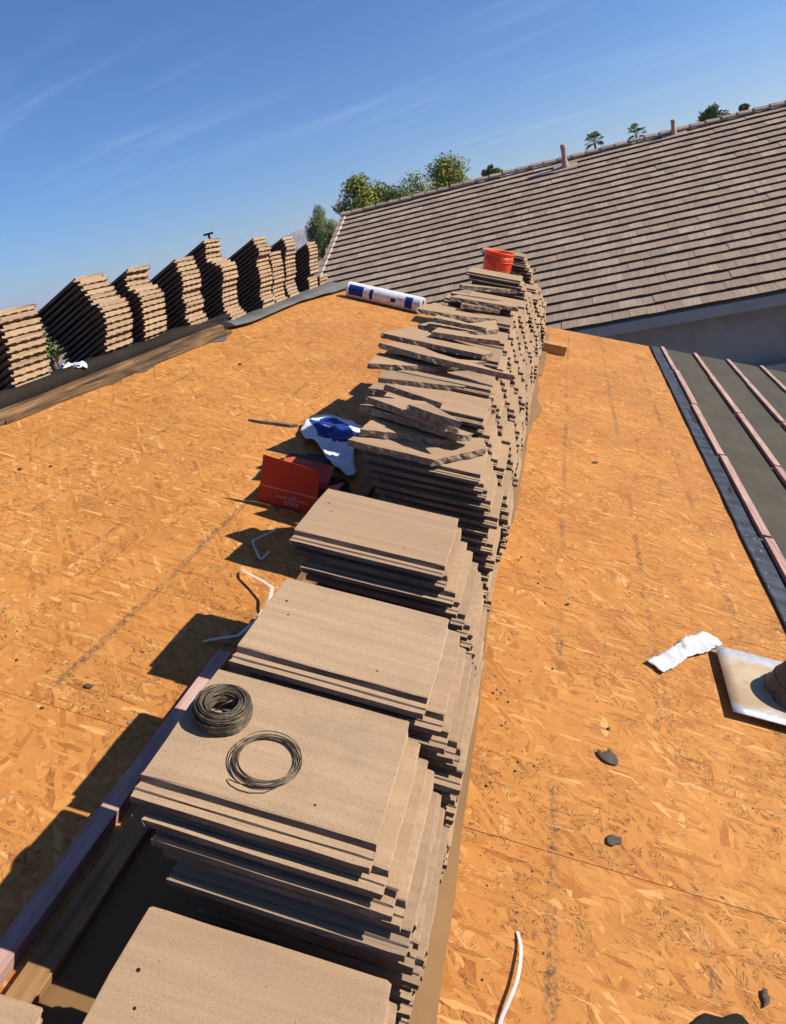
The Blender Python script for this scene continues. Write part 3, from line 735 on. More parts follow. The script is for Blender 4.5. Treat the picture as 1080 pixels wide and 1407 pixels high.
for t in range(8):
    cr = .0565+rng.uniform(-.0055, .0055); ox, oy = rng.gauss(0, .0034), rng.gauss(0, .0034); tl = rng.gauss(0, .025); tp = rng.uniform(0, 6.28); z0 = .003+.0015*t
    ring = [Vector((ox+cr*math.cos(a), oy+cr*math.sin(a), max(.0012, z0+cr*tl*math.cos(a+tp)))) for a in [2*math.pi*k/48 for k in range(48)]]
    v_, f_ = tube_geo(ring, .0010, 5, True); o = len(V); V += v_; F_ += [tuple(o+j for j in q) for q in f_]
link('windings', mesh('windings', V, F_, WIREM, True), parent=w2)
tail = [ruv(x, y, top1+.002) for x, y in ((405, 1062), (395, 1074), (380, 1082), (362, 1089), (343, 1089), (328, 1085), (316, 1078), (311, 1071), (315, 1070), (326, 1075), (345, 1080), (372, 1081))]
add_wire([Vector((p.x-c2.x, p.y-c2.y, .0015+.004*(j < 2))) for j, p in enumerate(tail)], .0008, 'loose_tail', w2)

# red bucket
bn = TOPN[15]; bc = ruv(689, 358, bn+.20); bu = ruv(688, 345, bn+.365)
BM = MR @ T(ruv(688, 362, bn+.18).x, 6.72, bn+.001) @ Matrix.Scale(.86, 4)
bk = link('plastic_bucket', None, BM, label='bright red plastic bucket standing on the row of tile stacks', cat='bucket')
link('bucket_body', lathe('bucket_body', [(.0, .004), (.124, .004), (.131, .010), (.1455, .27), (.147, .275), (.147, .285), (.1475, .30), (.1475, .305), (.1505, .306), (.1515, .318), (.1485, .319), (.149, .345), (.153, .346), (.154, .366), (.150, .369), (.147, .366), (.144, .33), (.128, .014), (0, .012)], 48, BUCKET), parent=bk)
for k, zz in enumerate((.278, .300)): link('bucket_rib', lathe('bucket_rib', [(.1455, zz-.003), (.1530, zz-.002), (.1530, zz+.002), (.1455, zz+.003)], 48, BUCKET), parent=bk)
for sg in (-1, 1): link('handle_boss', lathe('handle_boss', [(0, .020), (.014, .018), (.018, .0)], 16, BUCKET), T(sg*.147*math.cos(.9), sg*.147*math.sin(.9), .285) @ RZm(.9 if sg > 0 else .9+math.pi) @ RYm(math.pi/2), bk)
add_wire([Vector((.150*math.cos(t)*math.cos(.9)-.0*math.sin(.9)+.0, .150*math.cos(t)*math.sin(.9), 0)) + Vector((.158*math.sin(t)*math.sin(.9)*1.0, -.158*math.sin(t)*math.cos(.9), .285-.10*math.sin(t))) for t in [math.pi*i/24 for i in range(25)]], .002, 'wire_handle', bk)
V, F_ = [], []; rng = random.Random(6)
for q in range(46):                                    # faded flecks of the printed side
    a = R(rng.uniform(-140, -88)); z = rng.uniform(.05, .24); w_ = rng.uniform(.004, .012)/.14; h_ = rng.uniform(.003, .010)
    o = len(V)
    for da, dz in ((0, 0), (w_, 0), (w_, h_), (0, h_)):
        rr_ = .1312+(z+dz-.01)*(.0145/.26)+.0006; V.append((rr_*math.cos(a+da), rr_*math.sin(a+da), z+dz))
    F_.append((o, o+1, o+2, o+3))
link('faded_print', mesh('faded_print', V, F_, BUCKETLBL), parent=bk)

# white underlayment roll
A_, B_ = ruv(477, 409, 0), ruv(577, 432, 0); RR = .083
d = (B_-A_); L_ = d.length; ang = math.atan2(d.y, d.x)
rl = link('underlayment_roll', None, MR @ T(A_.x, A_.y+.05, RR+.002) @ RZm(ang), label='white plastic-wrapped roll of roofing underlayment with blue printing at the far roof edge', cat='roll')
def roll_geo():
    V, F_, I = [], [], []; NS, NL = 72, 90
    blue = [(.035, .235, 42, 120), (.325, .365, 45, 120), (.615, .675, 75, 105), (.80, .895, 38, 125)]
    for i in range(NL+1):
        x = L_*i/NL; rr_ = RR*(1+.006*noise.noise((x*9, 0, 0)))
        for k in range(NS):
            a = 2*math.pi*k/NS; V.append((x, rr_*math.cos(a), rr_*math.sin(a)))
    for i in range(NL):
        for k in range(NS):
            F_.append((i*NS+k, i*NS+(k+1) % NS, (i+1)*NS+(k+1) % NS, (i+1)*NS+k))
            f = (i+.5)/NL; dg = (math.degrees(2*math.pi*(k+.5)/NS)-90) % 360     # degrees from the top towards the camera
            I.append(1 if any(p <= f <= q and r0 <= dg <= r1 for p, q, r0, r1 in blue) else 0)
    m = mesh('wrap', V, F_, WHITEP, True); m.materials.append(BLUEP); m.polygons.foreach_set('material_index', I); return fixn(m)
link('wrap', roll_geo(), parent=rl)
for x, sg in ((0, -1), (L_, 1)):
    link('roll_end', lathe('roll_end', [(RR*1.0, 0), (RR*.97, .006), (RR*.55, .004), (RR*.50, -.03), (0, -.035)], 40, PAPER), T(x, 0, 0) @ RYm(sg*math.pi/2), rl)
V, F_ = [], []; rng = random.Random(4)
for q in range(60):                                    # small lettering on the wrap
    f = rng.choice((rng.uniform(.245, .315), rng.uniform(.37, .48), rng.uniform(.09, .16), rng.uniform(.55, .61), rng.uniform(.70, .79))); dg = rng.uniform(50, 112)
    if .37 < f < .48 or f > .5: w_, h_ = .004, rng.uniform(.006, .018)
    else: w_, h_ = rng.uniform(.006, .018), .006
    o = len(V); a0 = R(dg+90)
    for dx, da in ((0, 0), (w_, 0), (w_, h_/RR), (0, h_/RR)): V.append((f*L_+dx, RR*1.008*math.cos(a0+da), RR*1.008*math.sin(a0+da)))
    F_.append((o, o+1, o+2, o+3))
link('lettering', mesh('lettering', V, F_, DARKP), parent=rl)

# wood block and small stuff near the end of the row
c = ruv(762, 487, 0); link('wood_block', box_mesh('wood_block', -.13, .13, -.045, .045, .002, .088, mat_wood('block_wood', (.30, .16, .06), (.42, .24, .10), (.52, .32, .15)), .003), MR @ T(c.x-.03, c.y+.05, 0) @ RZm(-.06),
     label='short brown wood block poking out from under the last tile stacks', cat='wood block')
# red carton
bx = link('red_carton', None, MR @ T(-1.592, 2.69, .008) @ RZm(-.03), label='open red cardboard carton with its front flap raised beside a tile stack', cat='carton')
CW, CD, CH, FH = .275, .16, .078, .135
def card(name, pts, mat=REDCARD, th_=.002):
    p = [Vector(q) for q in pts]; n_ = (p[1]-p[0]).cross(p[2]-p[0]).normalized()*th_
    V = p+[q+n_ for q in p]; k = len(p); F_ = [tuple(range(k))[::-1], tuple(range(k, 2*k))]+[(i, (i+1) % k, k+(i+1) % k, k+i) for i in range(k)]
    return link(name, fixn(mesh(name, V, F_, mat)), parent=bx)
card('front_wall', [(0, 0, 0), (CW, 0, 0), (CW, 0, CH), (0, 0, CH)]); card('back_wall', [(0, CD, 0), (CW, CD, 0), (CW, CD, CH), (0, CD, CH)], REDIN)
card('side_wall', [(0, .003, 0), (0, CD-.001, 0), (0, CD-.001, CH), (0, .003, CH)]); card('side_wall', [(CW-.002, .003, 0), (CW-.002, CD-.001, 0), (CW-.002, CD-.001, CH), (CW-.002, .003, CH)], REDIN)
card('base', [(.003, .003, .002), (CW-.003, .003, .002), (CW-.003, CD-.003, .002), (.003, CD-.003, .002)], REDIN)
card('front_flap', [(.004, .001, CH+.003), (CW-.004, .001, CH+.003), (CW-.006, .006, CH+FH-.022), (CW-.02, .007, CH+FH-.008), (.006, .010, CH+FH+.006)])
card('back_flap', [(.01, CD, CH+.002), (CW-.01, CD, CH+.002), (CW-.02, CD+.10, CH+.05), (.02, CD+.10, CH+.05)], REDIN)
card('side_flap', [(CW, .01, CH+.001), (CW, CD-.01, CH+.001), (CW+.07, CD-.02, CH+.045), (CW+.07, .02, CH+.045)], REDIN)
link('fold_line', box_mesh('fold_line', .002, CW-.002, -.0012, .0006, CH-.001, CH+.003, PALEINK), parent=bx)
for s_, size, x, z in (('STIKK', .026, .158, .020), ('COUNT BRAD & NAILS', .0145, .158, .046), ('A223', .012, .165, .060)):
    link('lettering', text_mesh(s_, size, PALEINK), T(x, -.0032, z-.006) @ RXm(math.pi/2), bx)

# white and blue bag
bag_px = [(413, 586), (420, 575), (432, 568), (452, 567), (470, 570), (486, 577), (500, 588), (496, 604), (487, 612), (486, 624), (488, 636), (490, 648), (480, 648), (474, 646), (468, 642), (455, 636), (444, 624), (436, 612), (428, 603), (420, 600)]
bag = [ruv(x, y, .05) for x, y in bag_px]
blue_px = [(430, 577), (445, 574), (461, 573), (474, 583), (484, 598), (480, 606), (462, 606), (448, 602), (440, 594)]; blue = [ruv(x, y, .055) for x, y in blue_px]
streak = [ruv(x, y, .055) for x, y in ((454, 608), (470, 603), (482, 603), (480, 607), (466, 608), (457, 611))]
bcx, bcy = sum(p.x for p in bag)/len(bag), sum(p.y for p in bag)/len(bag)
def bagz(x, y):
    r2 = ((x-bcx)/.22)**2+((y-bcy)/.42)**2
    return .030+.030*max(0, 1-r2)+.016*noise.noise((x*7, y*7, 1))+.012*noise.noise((x*19, y*19, 4))+.012*abs(noise.noise((x*11+y*6, y*4, 8)))
bg_o = link('plastic_bag', None, MR @ T(bcx, bcy, 0), label='crumpled white plastic bag with blue printing lying between tile stack and deck', cat='bag')
lo = [(p.x-bcx, p.y-bcy) for p in bag]; _bx = sum(p.x for p in blue)/len(blue); _by = sum(p.y for p in blue)/len(blue); bl = [(_bx+(p.x-_bx)*1.2-bcx, _by+(p.y-_by)*1.2-bcy) for p in blue]; sk = [(p.x-bcx, p.y-bcy) for p in streak]
link('bag_sheet', sheet('bag_sheet', lo, lambda x, y: bagz(x+bcx, y+bcy), WHITEP, .012, .004, BLUEP, lambda x, y: inside(x, y, bl) or inside(x, y, sk)), parent=bg_o)
def drape_text(s_, size, px, rot, mat):
    m = text_mesh(s_, size, mat); c = ruv(*px, .06); cr, sr = math.cos(rot), math.sin(rot)
    for w in m.vertices:
        x, y = w.co.x*cr-w.co.y*sr+c.x-bcx, w.co.x*sr+w.co.y*cr+c.y-bcy; w.co = (x, y, bagz(x+bcx, y+bcy)+.0075+w.co.z)
    link('lettering', m, parent=bg_o)
drape_text('Quik', .085, (453, 603), -.1, DARKP); drape_text('The Contractor', .030, (464, 591), -.1, PALEINK)

# felt scraps and dark cloth next to the carton
def scrap(pxs, w, zf, mat, lab, cell=.014, th_=.004, name='felt_scrap', cat='felt scrap', group=None):
    q = [ruv(x, y, w) for x, y in pxs]; cx = sum(p.x for p in q)/len(q); cy = sum(p.y for p in q)/len(q)
    poly = ragged([(p.x-cx, p.y-cy) for p in q], xr, .010, .005 if w < .02 and cat == 'felt scrap' and name == 'felt_scrap' else .003)
    return link(name, sheet(name, poly, lambda x, y: zf(x+cx, y+cy), mat, cell, th_), MR @ T(cx, cy, 0), label=lab, cat=cat, group=group)
scrap([(390, 630), (398, 622), (425, 618), (450, 624), (462, 634), (455, 642), (440, 638), (415, 640), (395, 636)], .04, lambda x, y: .03+.02*noise.noise((x*6, y*6, 2)), SCRAP, 'curled grey felt scrap lying behind the red carton')
scrap([(405, 645), (432, 636), (462, 642), (480, 655), (484, 672), (470, 684), (430, 680), (412, 665)], .08, lambda x, y: .045+.04*noise.noise((x*7, y*5, 3))+.01*noise.noise((x*20, y*20, 1)), BLACKFELT, 'black crumpled felt heap between the red carton and the bag')
scrap([(818, 1027), (829, 1035), (838, 1028), (848, 1040), (849, 1050), (836, 1047), (826, 1040)], .01, lambda x, y: .004+.009*abs(noise.noise((x*24, y*24, 2))), SCRAP, 'butterfly-shaped dark felt scrap on the bare deck', .006, .003)
scrap([(834, 1150), (842, 1145), (854, 1149), (855, 1157), (843, 1161), (834, 1157)], .01, lambda x, y: .004+.002*noise.noise((x*40, y*40, 2)), SCRAP, 'small rounded dark felt scrap on the bare deck', .005, .003)
scrap([(1047, 1358), (1056, 1357), (1058, 1378), (1050, 1383)], .01, lambda x, y: .005, SCRAP, 'narrow dark felt scrap below the vent flashing on the deck', .006, .003)
scrap([(950, 1403), (962, 1394), (985, 1396), (1020, 1395), (1030, 1407), (1010, 1425), (960, 1420)], .01, lambda x, y: .006+.006*noise.noise((x*22, y*22, 2)), BLACKFELT, 'larger ragged black felt patch on the deck with frayed edges', .008, .003)
for x, y, s_ in ((58, 972, 2), (152, 503, 2), (330, 500, 2), (818, 635, 2.6), (780, 830, 2.2), (70, 640, 1.6), (122, 942, 5), (28, 644, 2.4)):
    scrap([(x-s_*1.6, y), (x-s_*.3, y-s_*.6), (x+s_*1.6, y-s_*.2), (x+s_, y+s_*.5), (x-s_*.6, y+s_*.6)], .005, lambda a, b: .004, SCRAP, 'tiny dark crumb of felt scattered on the bare deck', .006, .002, 'felt_crumb', 'felt scrap', 'felt crumbs scattered on the deck')
# loose chips and grit shed by the tiles
rng = random.Random(44); V, F_, MI = [], [], []
for i in range(420):
    if rng.random() < .6: u = -.44+abs(rng.gauss(0, .10)); v = rng.uniform(.2, 7.6)
    elif rng.random() < .5: u = -1.35-abs(rng.gauss(0, .22)); v = rng.uniform(.6, 7.0)
    else: u = rng.uniform(-2.8, .6); v = rng.uniform(.5, 8.0)
    if -1.2 < u < -.46: continue
    z = .0015 if u > -.40 or u < -1.22 else .014
    sz = rng.choice((.0018, .0025, .003, .0045))*rng.uniform(.7, 1.4); o = len(V); a0 = rng.uniform(0, 6.28)
    base = [(u+sz*rng.uniform(.6, 1.3)*math.cos(a0+k*1.571), v+sz*rng.uniform(.6, 1.6)*math.sin(a0+k*1.571), z) for k in range(4)]
    V += base+[((p[0]-u)*.55+u, (p[1]-v)*.55+v, z+sz*rng.uniform(.5, 1.1)) for p in base]
    F_ += [(o+4, o+5, o+6, o+7)]+[(o+k, o+(k+1) % 4, o+4+(k+1) % 4, o+4+k) for k in range(4)]
    MI += [1 if rng.random() < .2 else 0]*5
m = fixn(mesh('tile_grit', V, F_, TBREAK)); m.materials.append(SCRAP); m.polygons.foreach_set('material_index', MI)
link('tile_grit', m, MR, label='tiny tile chips and grit scattered over the bare deck', cat='grit', kind='stuff')
# grey wood sliver
a, b = ruv(341, 577, .01), ruv(409, 585, .01); dd = (b-a)
link('wood_sliver', slab('wood_sliver', ragged([(0, -.004), (dd.length*.3, -.016), (dd.length*.85, -.018), (dd.length, -.002), (dd.length*.8, .006), (dd.length*.4, .008)], xr, .04, .002), .004, .018, mat_wood('grey_wood', (.10, .08, .06), (.16, .13, .10), (.22, .18, .14))),
     MR @ T(a.x, a.y, 0) @ RZm(math.atan2(dd.y, dd.x)), label='long grey wood sliver lying loose on the deck by the bag', cat='wood sliver')
# packing straps and string
def strap(pxw, wid, name, lab, cat, mat=STRAP, flat=.10, seg=4, group=None):
    P = [ruv(x, y, w) for x, y, w in pxw]; sm = []
    for i in range(len(P)-1):
        for k in range(5):
            t = k/5; p0 = P[max(0, i-1)]; p1 = P[i]; p2 = P[i+1]; p3 = P[min(len(P)-1, i+2)]
            q = .5*((2*p1)+(-p0+p2)*t+(2*p0-5*p1+4*p2-p3)*t*t+(-p0+3*p1-3*p2+p3)*t*t*t); sm.append(q*.35+(p1+(p2-p1)*t)*.65)
    sm.append(P[-1]); o = sm[0].copy()
    v, f = tube_geo([q-o for q in sm], wid, seg, False, flat)
    link(name, fixn(mesh(name, v, f, mat)), MR @ T(o.x, o.y, o.z), label=lab, cat=cat, group=group)
strap([(279, 881, .008), (300, 877, .02), (327, 873, .03), (338, 864, .02), (352, 852, .03), (362, 838, .04)], .008, 'packing_strap', 'white plastic strap lying in the shadow uphill of the carton stack', 'strap')
strap([(331, 783, .012), (337, 786, .03), (355, 795, .045), (374, 807, .06), (371, 822, .05), (366, 834, .03)], .008, 'packing_strap', 'bent white strap arching over sunlit deck beside the tile stacks', 'strap')
strap([(383, 725, .03), (372, 731, .025), (347, 743, .02), (352, 757, .02), (358, 769, .012), (371, 757, .01)], .006, 'packing_strap', 'thin hooked white strap in the shadow of the red carton stack', 'strap')
strap([(711, 1280, .004), (716, 1300, .012), (715, 1325, .018), (710, 1350, .02), (700, 1375, .018), (690, 1398, .012), (684, 1420, .006)], .0038, 'white_ribbon', 'narrow white ribbon curling across the deck below the stacks', 'ribbon', PAPER, .25, 6)
# white paper by the flashing
pp = [(887, 908), (911, 925), (936, 912), (945, 903), (972, 897), (992, 886), (984, 876), (965, 868), (948, 874), (930, 886), (905, 900)]
cxp = ruv(942, 893, 0)
scrap(pp, .01, lambda x, y: .010+.030*max(0, 1-abs(x-cxp.x+.01)*16)*abs(noise.noise((x*46, y*34, 2)))+.010*noise.noise((x*14, y*14, 1))+.006*abs(noise.noise((x*38+y*20, y*9, 6)))+.006*abs(x-cxp.x)*4, PAPER, 'white twisted piece of paper lying against the vent flashing', .007, .0015, 'crumpled_paper', 'paper')

# vent flashing with its cone
p0 = ruv(990, 888, .03); p1 = ruv(1000, 976, .03)
vc = (p0.y+p1.y)/2; hv = (p0.y-p1.y)/2; ul_ = (p0.x+p1.x)/2
fl = link('vent_flashing', None, MR @ T(ul_+.24, vc, .0) @ RZm(-.02), label='galvanised vent flashing plate with a dull metal cone, loose on the deck', cat='vent flashing')
def plate():
    bm = bmesh.new(); nx, ny = 12, 10; g = {}
    for i in range(nx+1):
        for j in range(ny+1):
            x = -.24+.52*i/nx; y = -hv+2*hv*j/ny; g[i, j] = bm.verts.new((x, y, .027+.004*noise.noise((x*5, y*5, 0))-.012*(x/.24 if x > 0 else 0)))
    for i in range(nx):
        for j in range(ny): bm.faces.new((g[i, j], g[i+1, j], g[i+1, j+1], g[i, j+1])).smooth = True
    r = bmesh.ops.extrude_face_region(bm, geom=bm.faces[:])
    for w in [e for e in r['geom'] if isinstance(e, bmesh.types.BMVert)]: w.co.z += .0012
    return bmesh_mesh('base_plate', bm, PLATE)
link('base_plate', plate(), parent=fl)
CX = .035
cone = link('cone', lathe('cone', [(.140, .026), (.136, .036), (.1225, .074), (.1215, .076), (.088, .168), (.084, .168), (.116, .080)], 48, LEAD), T(CX, 0, 0), fl)
link('seam_ring', lathe('seam_ring', [(.1225, .070), (.1265, .072), (.1250, .077), (.120, .079)], 48, LEAD), parent=cone)
for a in (150, 200, 235, 275): link('rivet', lathe('rivet', [(0, .003), (.003, .0022), (.004, 0)], 8, DKPIPE), T(.1335*math.cos(R(a)), .1335*math.sin(R(a)), .045) @ RZm(R(a)) @ RYm(R(76)), cone)

# ------------------------------------------------------------------ neighbouring house
VE, PHI, EXPO, NCO, XL, XRt = 13.72, R(21.5), .343, 24, -6.31, 8.4
ZE = CAMH-2.40
cp, sp_ = math.cos(PHI), math.sin(PHI)
MN = Matrix(((1, 0, 0, 0), (0, cp, -sp_, VE), (0, sp_, cp, ZE), (0, 0, 0, 1)))           # x along the eave, y up the slope, z off the roof
house = link('neighbour_house', None, T(1, VE+7.6, GZ), label='neighbouring house with a grey stucco wall and a long brown tiled roof', cat='house')
HI = Matrix.Translation((-1, -(VE+7.6), -GZ))
SLN = NCO*EXPO
roof = link('roof', box_mesh('roof', XL+.05, XRt, .02, SLN, -.16, -.035, FASCIA), HI @ MN, house)
ridgeV, ridgeZ = VE+SLN*cp, ZE+SLN*sp_
link('back_slope', mesh('back_slope', [(XL+.05, ridgeV+.03, ridgeZ-.06), (XRt, ridgeV+.03, ridgeZ-.06), (XRt, ridgeV+7.5, ZE), (XL+.05, ridgeV+7.5, ZE), (XL+.05, ridgeV+.03, ridgeZ-.2), (XRt, ridgeV+.03, ridgeZ-.2), (XRt, ridgeV+7.5, ZE-.15), (XL+.05, ridgeV+7.5, ZE-.15)],
     [(0,1,2,3),(7,6,5,4),(0,4,5,1),(1,5,6,2),(2,6,7,3),(3,7,4,0)], NTILE), HI, house)
link('fascia', box_mesh('fascia', XL+.02, XRt, VE-.03, VE+.012, ZE-.235, ZE-.045, FASCIA), HI, house)
link('wall', box_mesh('wall', XL+.35, XRt, VE+.42, VE+.60, GZ, ZE+.10, STUCCO), HI, house)
link('side_wall', mesh('side_wall', [(XL+.35, VE+.6, GZ), (XL+.35, ridgeV+7, GZ), (XL+.35, ridgeV+7, ZE), (XL+.35, ridgeV, ridgeZ-.25), (XL+.35, VE+.6, ZE),
     (XL+.55, VE+.6, GZ), (XL+.55, ridgeV+7, GZ), (XL+.55, ridgeV+7, ZE), (XL+.55, ridgeV, ridgeZ-.25), (XL+.55, VE+.6, ZE)],
     [(4,3,2,1,0), (5,6,7,8,9), (0,1,6,5), (1,2,7,6), (2,3,8,7), (3,4,9,8), (4,0,5,9)], STUCCO), HI, house)
link('soffit', box_mesh('soffit', XL+.05, XRt, VE+.012, VE+.42, ZE-.20, ZE-.18, FASCIA), HI, house)
# pale ledge low on the wall
zl = CAM + ray(1075, 497)*((VE+.40)/ray(1075, 497).y); XLg = (CAM + ray(1000, 514)*((VE+.4)/ray(1000, 514).y)).x
link('ledge', box_mesh('ledge', XLg-1.5, XRt, VE+.16, VE+.419, zl.z-.11, zl.z+.03, FASCIA, .01), HI, house)
nrng = random.Random(21)
def ntile_geo(w):
    x0, x1 = .0015, w-.0015
    L = .40; t = .028
    # lower butt end lifted on the course below
    P = [(x0, 0, -.004), (x1, 0, -.004), (x1, L, -.032), (x0, L, -.032), (x0, 0, .045), (x1, 0, .045), (x1, L, -.006), (x0, L, -.006)]
    return P, [(3,2,1,0), (4,5,6,7), (0,1,5,4), (1,2,6,5), (2,3,7,6), (3,0,4,7)]
NBUTT = mat_simple('roof_tile_shadow_edge', (.055, .040, .032), .95, .3, 12)  # dark butts and undersides paint in the shadow gap below each course
def nt_mesh(w):
    m_ = fixn(mesh('roof_tile', *ntile_geo(w), NTILE)); m_.materials.append(NBUTT); m_.polygons[2].material_index = 1; m_.polygons[0].material_index = 1; return m_
tw = .30; gm = nt_mesh(tw)
cand = []
for r_ in range(NCO):
    off = (tw*.5 if r_ % 2 else 0)+XL+.12
    c_ = 0
    x = off
    while x < XRt-tw: cand.append((r_, x)); x += tw
def vis(r_, x):                                       # how large a tile shows: in view and near
    Pw = MN @ Vector((x+.15, r_*EXPO+.15, 0)); dv = Pw-CAM; z = dv.dot(cF); px = W0/2+F0*dv.dot(cR)/z; py = H0/2-F0*dv.dot(cU)/z
    ok = -10 < px < 1095 and not (px < 740 and py > 372+.24*(px-470)) and not (640 < px < 735 and py > 340)
    return (1e6 if ok else 0) - z
cand.sort(key=lambda t: -vis(*t))
def tM(r_, x): return T(x, r_*EXPO-.02+nrng.gauss(0, .004), nrng.gauss(0, .002)) @ RZm(nrng.gauss(0, .004))
for r_, x in cand[:300]: link('roof_tile', gm, tM(r_, x), roof)
V, F_, A = [], [], []; gv, gf = ntile_geo(tw)
for r_, x in cand[300:]:
    M = tM(r_, x); o = len(V); V += [M @ Vector(p) for p in gv]; F_ += [tuple(o+j for j in f) for f in gf]; A += [nrng.random()]*8
m = mesh('roof_tiles', V, F_, NTILE); m.materials.append(NBUTT); m.polygons.foreach_set('material_index', [1, 0, 1, 0, 0, 0]*(len(F_)//6)); fixn(m); at = m.attributes.new('rnd', 'FLOAT', 'POINT'); at.data.foreach_set('value', A)
link('roof_tiles', m, parent=roof, kind='stuff')
# half-width filler tiles down the rake, ridge caps, rake trim
PALE = mat_simple('pale_rake_mortar', (.50, .42, .34), .9, .12, 8)
hm = nt_mesh(.14); hm2 = nt_mesh(.288)
for r_ in range(NCO):
    M = T(XL-.02, r_*EXPO-.02, .001); link('edge_tile', hm if r_ % 2 == 0 else hm2, M, roof)
rk = box_mesh('rake_tile', -.075, .05, 0, .385, -.16, .055, NTILE, .008); rk2 = box_mesh('rake_mortar', .046, .085, .0, .36, .028, .058, PALE, .006)
for r_ in range(NCO): 
    o = link('rake_tile', rk, T(XL-.04, r_*EXPO-.03, .0) @ RXm(-.05), roof)
    link('rake_mortar', rk2, T(XL-.04, r_*EXPO-.02, .0) @ RXm(-.05), roof)
def cap_geo():
    V, F_ = [], []; pr = [(-.15, -.055), (-.14, -.015), (-.05, .045), (.05, .045), (.14, -.015), (.15, -.055)]
    for x, s_ in ((0, 1.0), (.40, .88)):
        V += [(x, a*s_, b*s_) for a, b in pr]
    k = len(pr); F_ = [(i, i+1, k+i+1, k+i) for i in range(k-1)]+[tuple(range(k)), tuple(range(2*k-1, k-1, -1)), (0, k, 2*k-1, k-1)]
    return V, F_
cm = fixn(mesh('ridge_cap', *cap_geo(), NTILE)); x = XL-.1
while x < XRt-.4:
    link('ridge_cap', cm, HI @ T(x, ridgeV+.02, ridgeZ+.075+nrng.gauss(0, .004)) @ RYm(.05), house); x += .36
def pipe(px, py, h, rad, y_up):
    d_ = ray(px, py); n_ = Vector((0, -sp_, cp)); p_ = CAM + d_*((Vector((0, VE, ZE))-CAM).dot(n_)/d_.dot(n_))
    vp = link('vent_pipe', lathe('vent_pipe', [(rad*1.7, -.06), (rad*1.5, .05), (rad*1.05, .20), (rad, .22), (rad, h*.80), (rad*1.12, h*.81), (rad*1.15, h*.97), (rad*.9, h), (0, h)], 18, PINKPIPE), HI @ T(*p_), house)
    link('pipe_flashing', box_mesh('pipe_flashing', -.30, .30, -.22, .22, .03, .04, mat_simple('flashing_paint', (.34, .26, .21), .8)), RXm(PHI), vp)
pipe(777, 231, .56, .06, 0); pipe(926, 186, .36, .05, 0)
# flue with a T cap past the ridge, behind the stacks
pf = CAM + ray(287, 324)*(8.0/ray(287, 324).y)
ft = link('flue_pipe', None, T(pf.x, pf.y, pf.z-.75), label='black flue pipe with a T-shaped cap rising behind the ridge stacks', cat='flue')
link('stem', lathe('stem', [(.013, -.2), (.013, .76), (0, .76)], 12, DKPIPE), parent=ft)
v_, f_ = tube_geo([Vector((-.06, 0, .77)), Vector((.06, 0, .77))], .012, 8); link('t_cap', fixn(mesh('t_cap', v_, f_, DKPIPE)), parent=ft)
# blue-white wrapper between two ridge stacks
wpx = [(60, 497), (70, 485), (78, 488), (82, 500), (85, 510), (66, 508)]; cw = CAM + ray(72, 498)*(3.60/ray(72, 498).y)
link('plastic_wrapper', sheet('plastic_wrapper', ragged([(-.06, -.06), (.04, -.05), (.06, .03), (.01, .07), (-.05, .04)], xr, .02, .008), lambda x, y: .025+.03*noise.noise((x*14, y*14, 3))+.02*noise.noise((x*40, y*40, 1)), WHITEP, .012, .003, BLUEP, lambda x, y: noise.noise((x*30, y*30, 5)) > .15),
     MR @ T(-3.10, 3.60, .075), label='crumpled white and blue plastic wrapper between two ridge stacks', cat='wrapper')

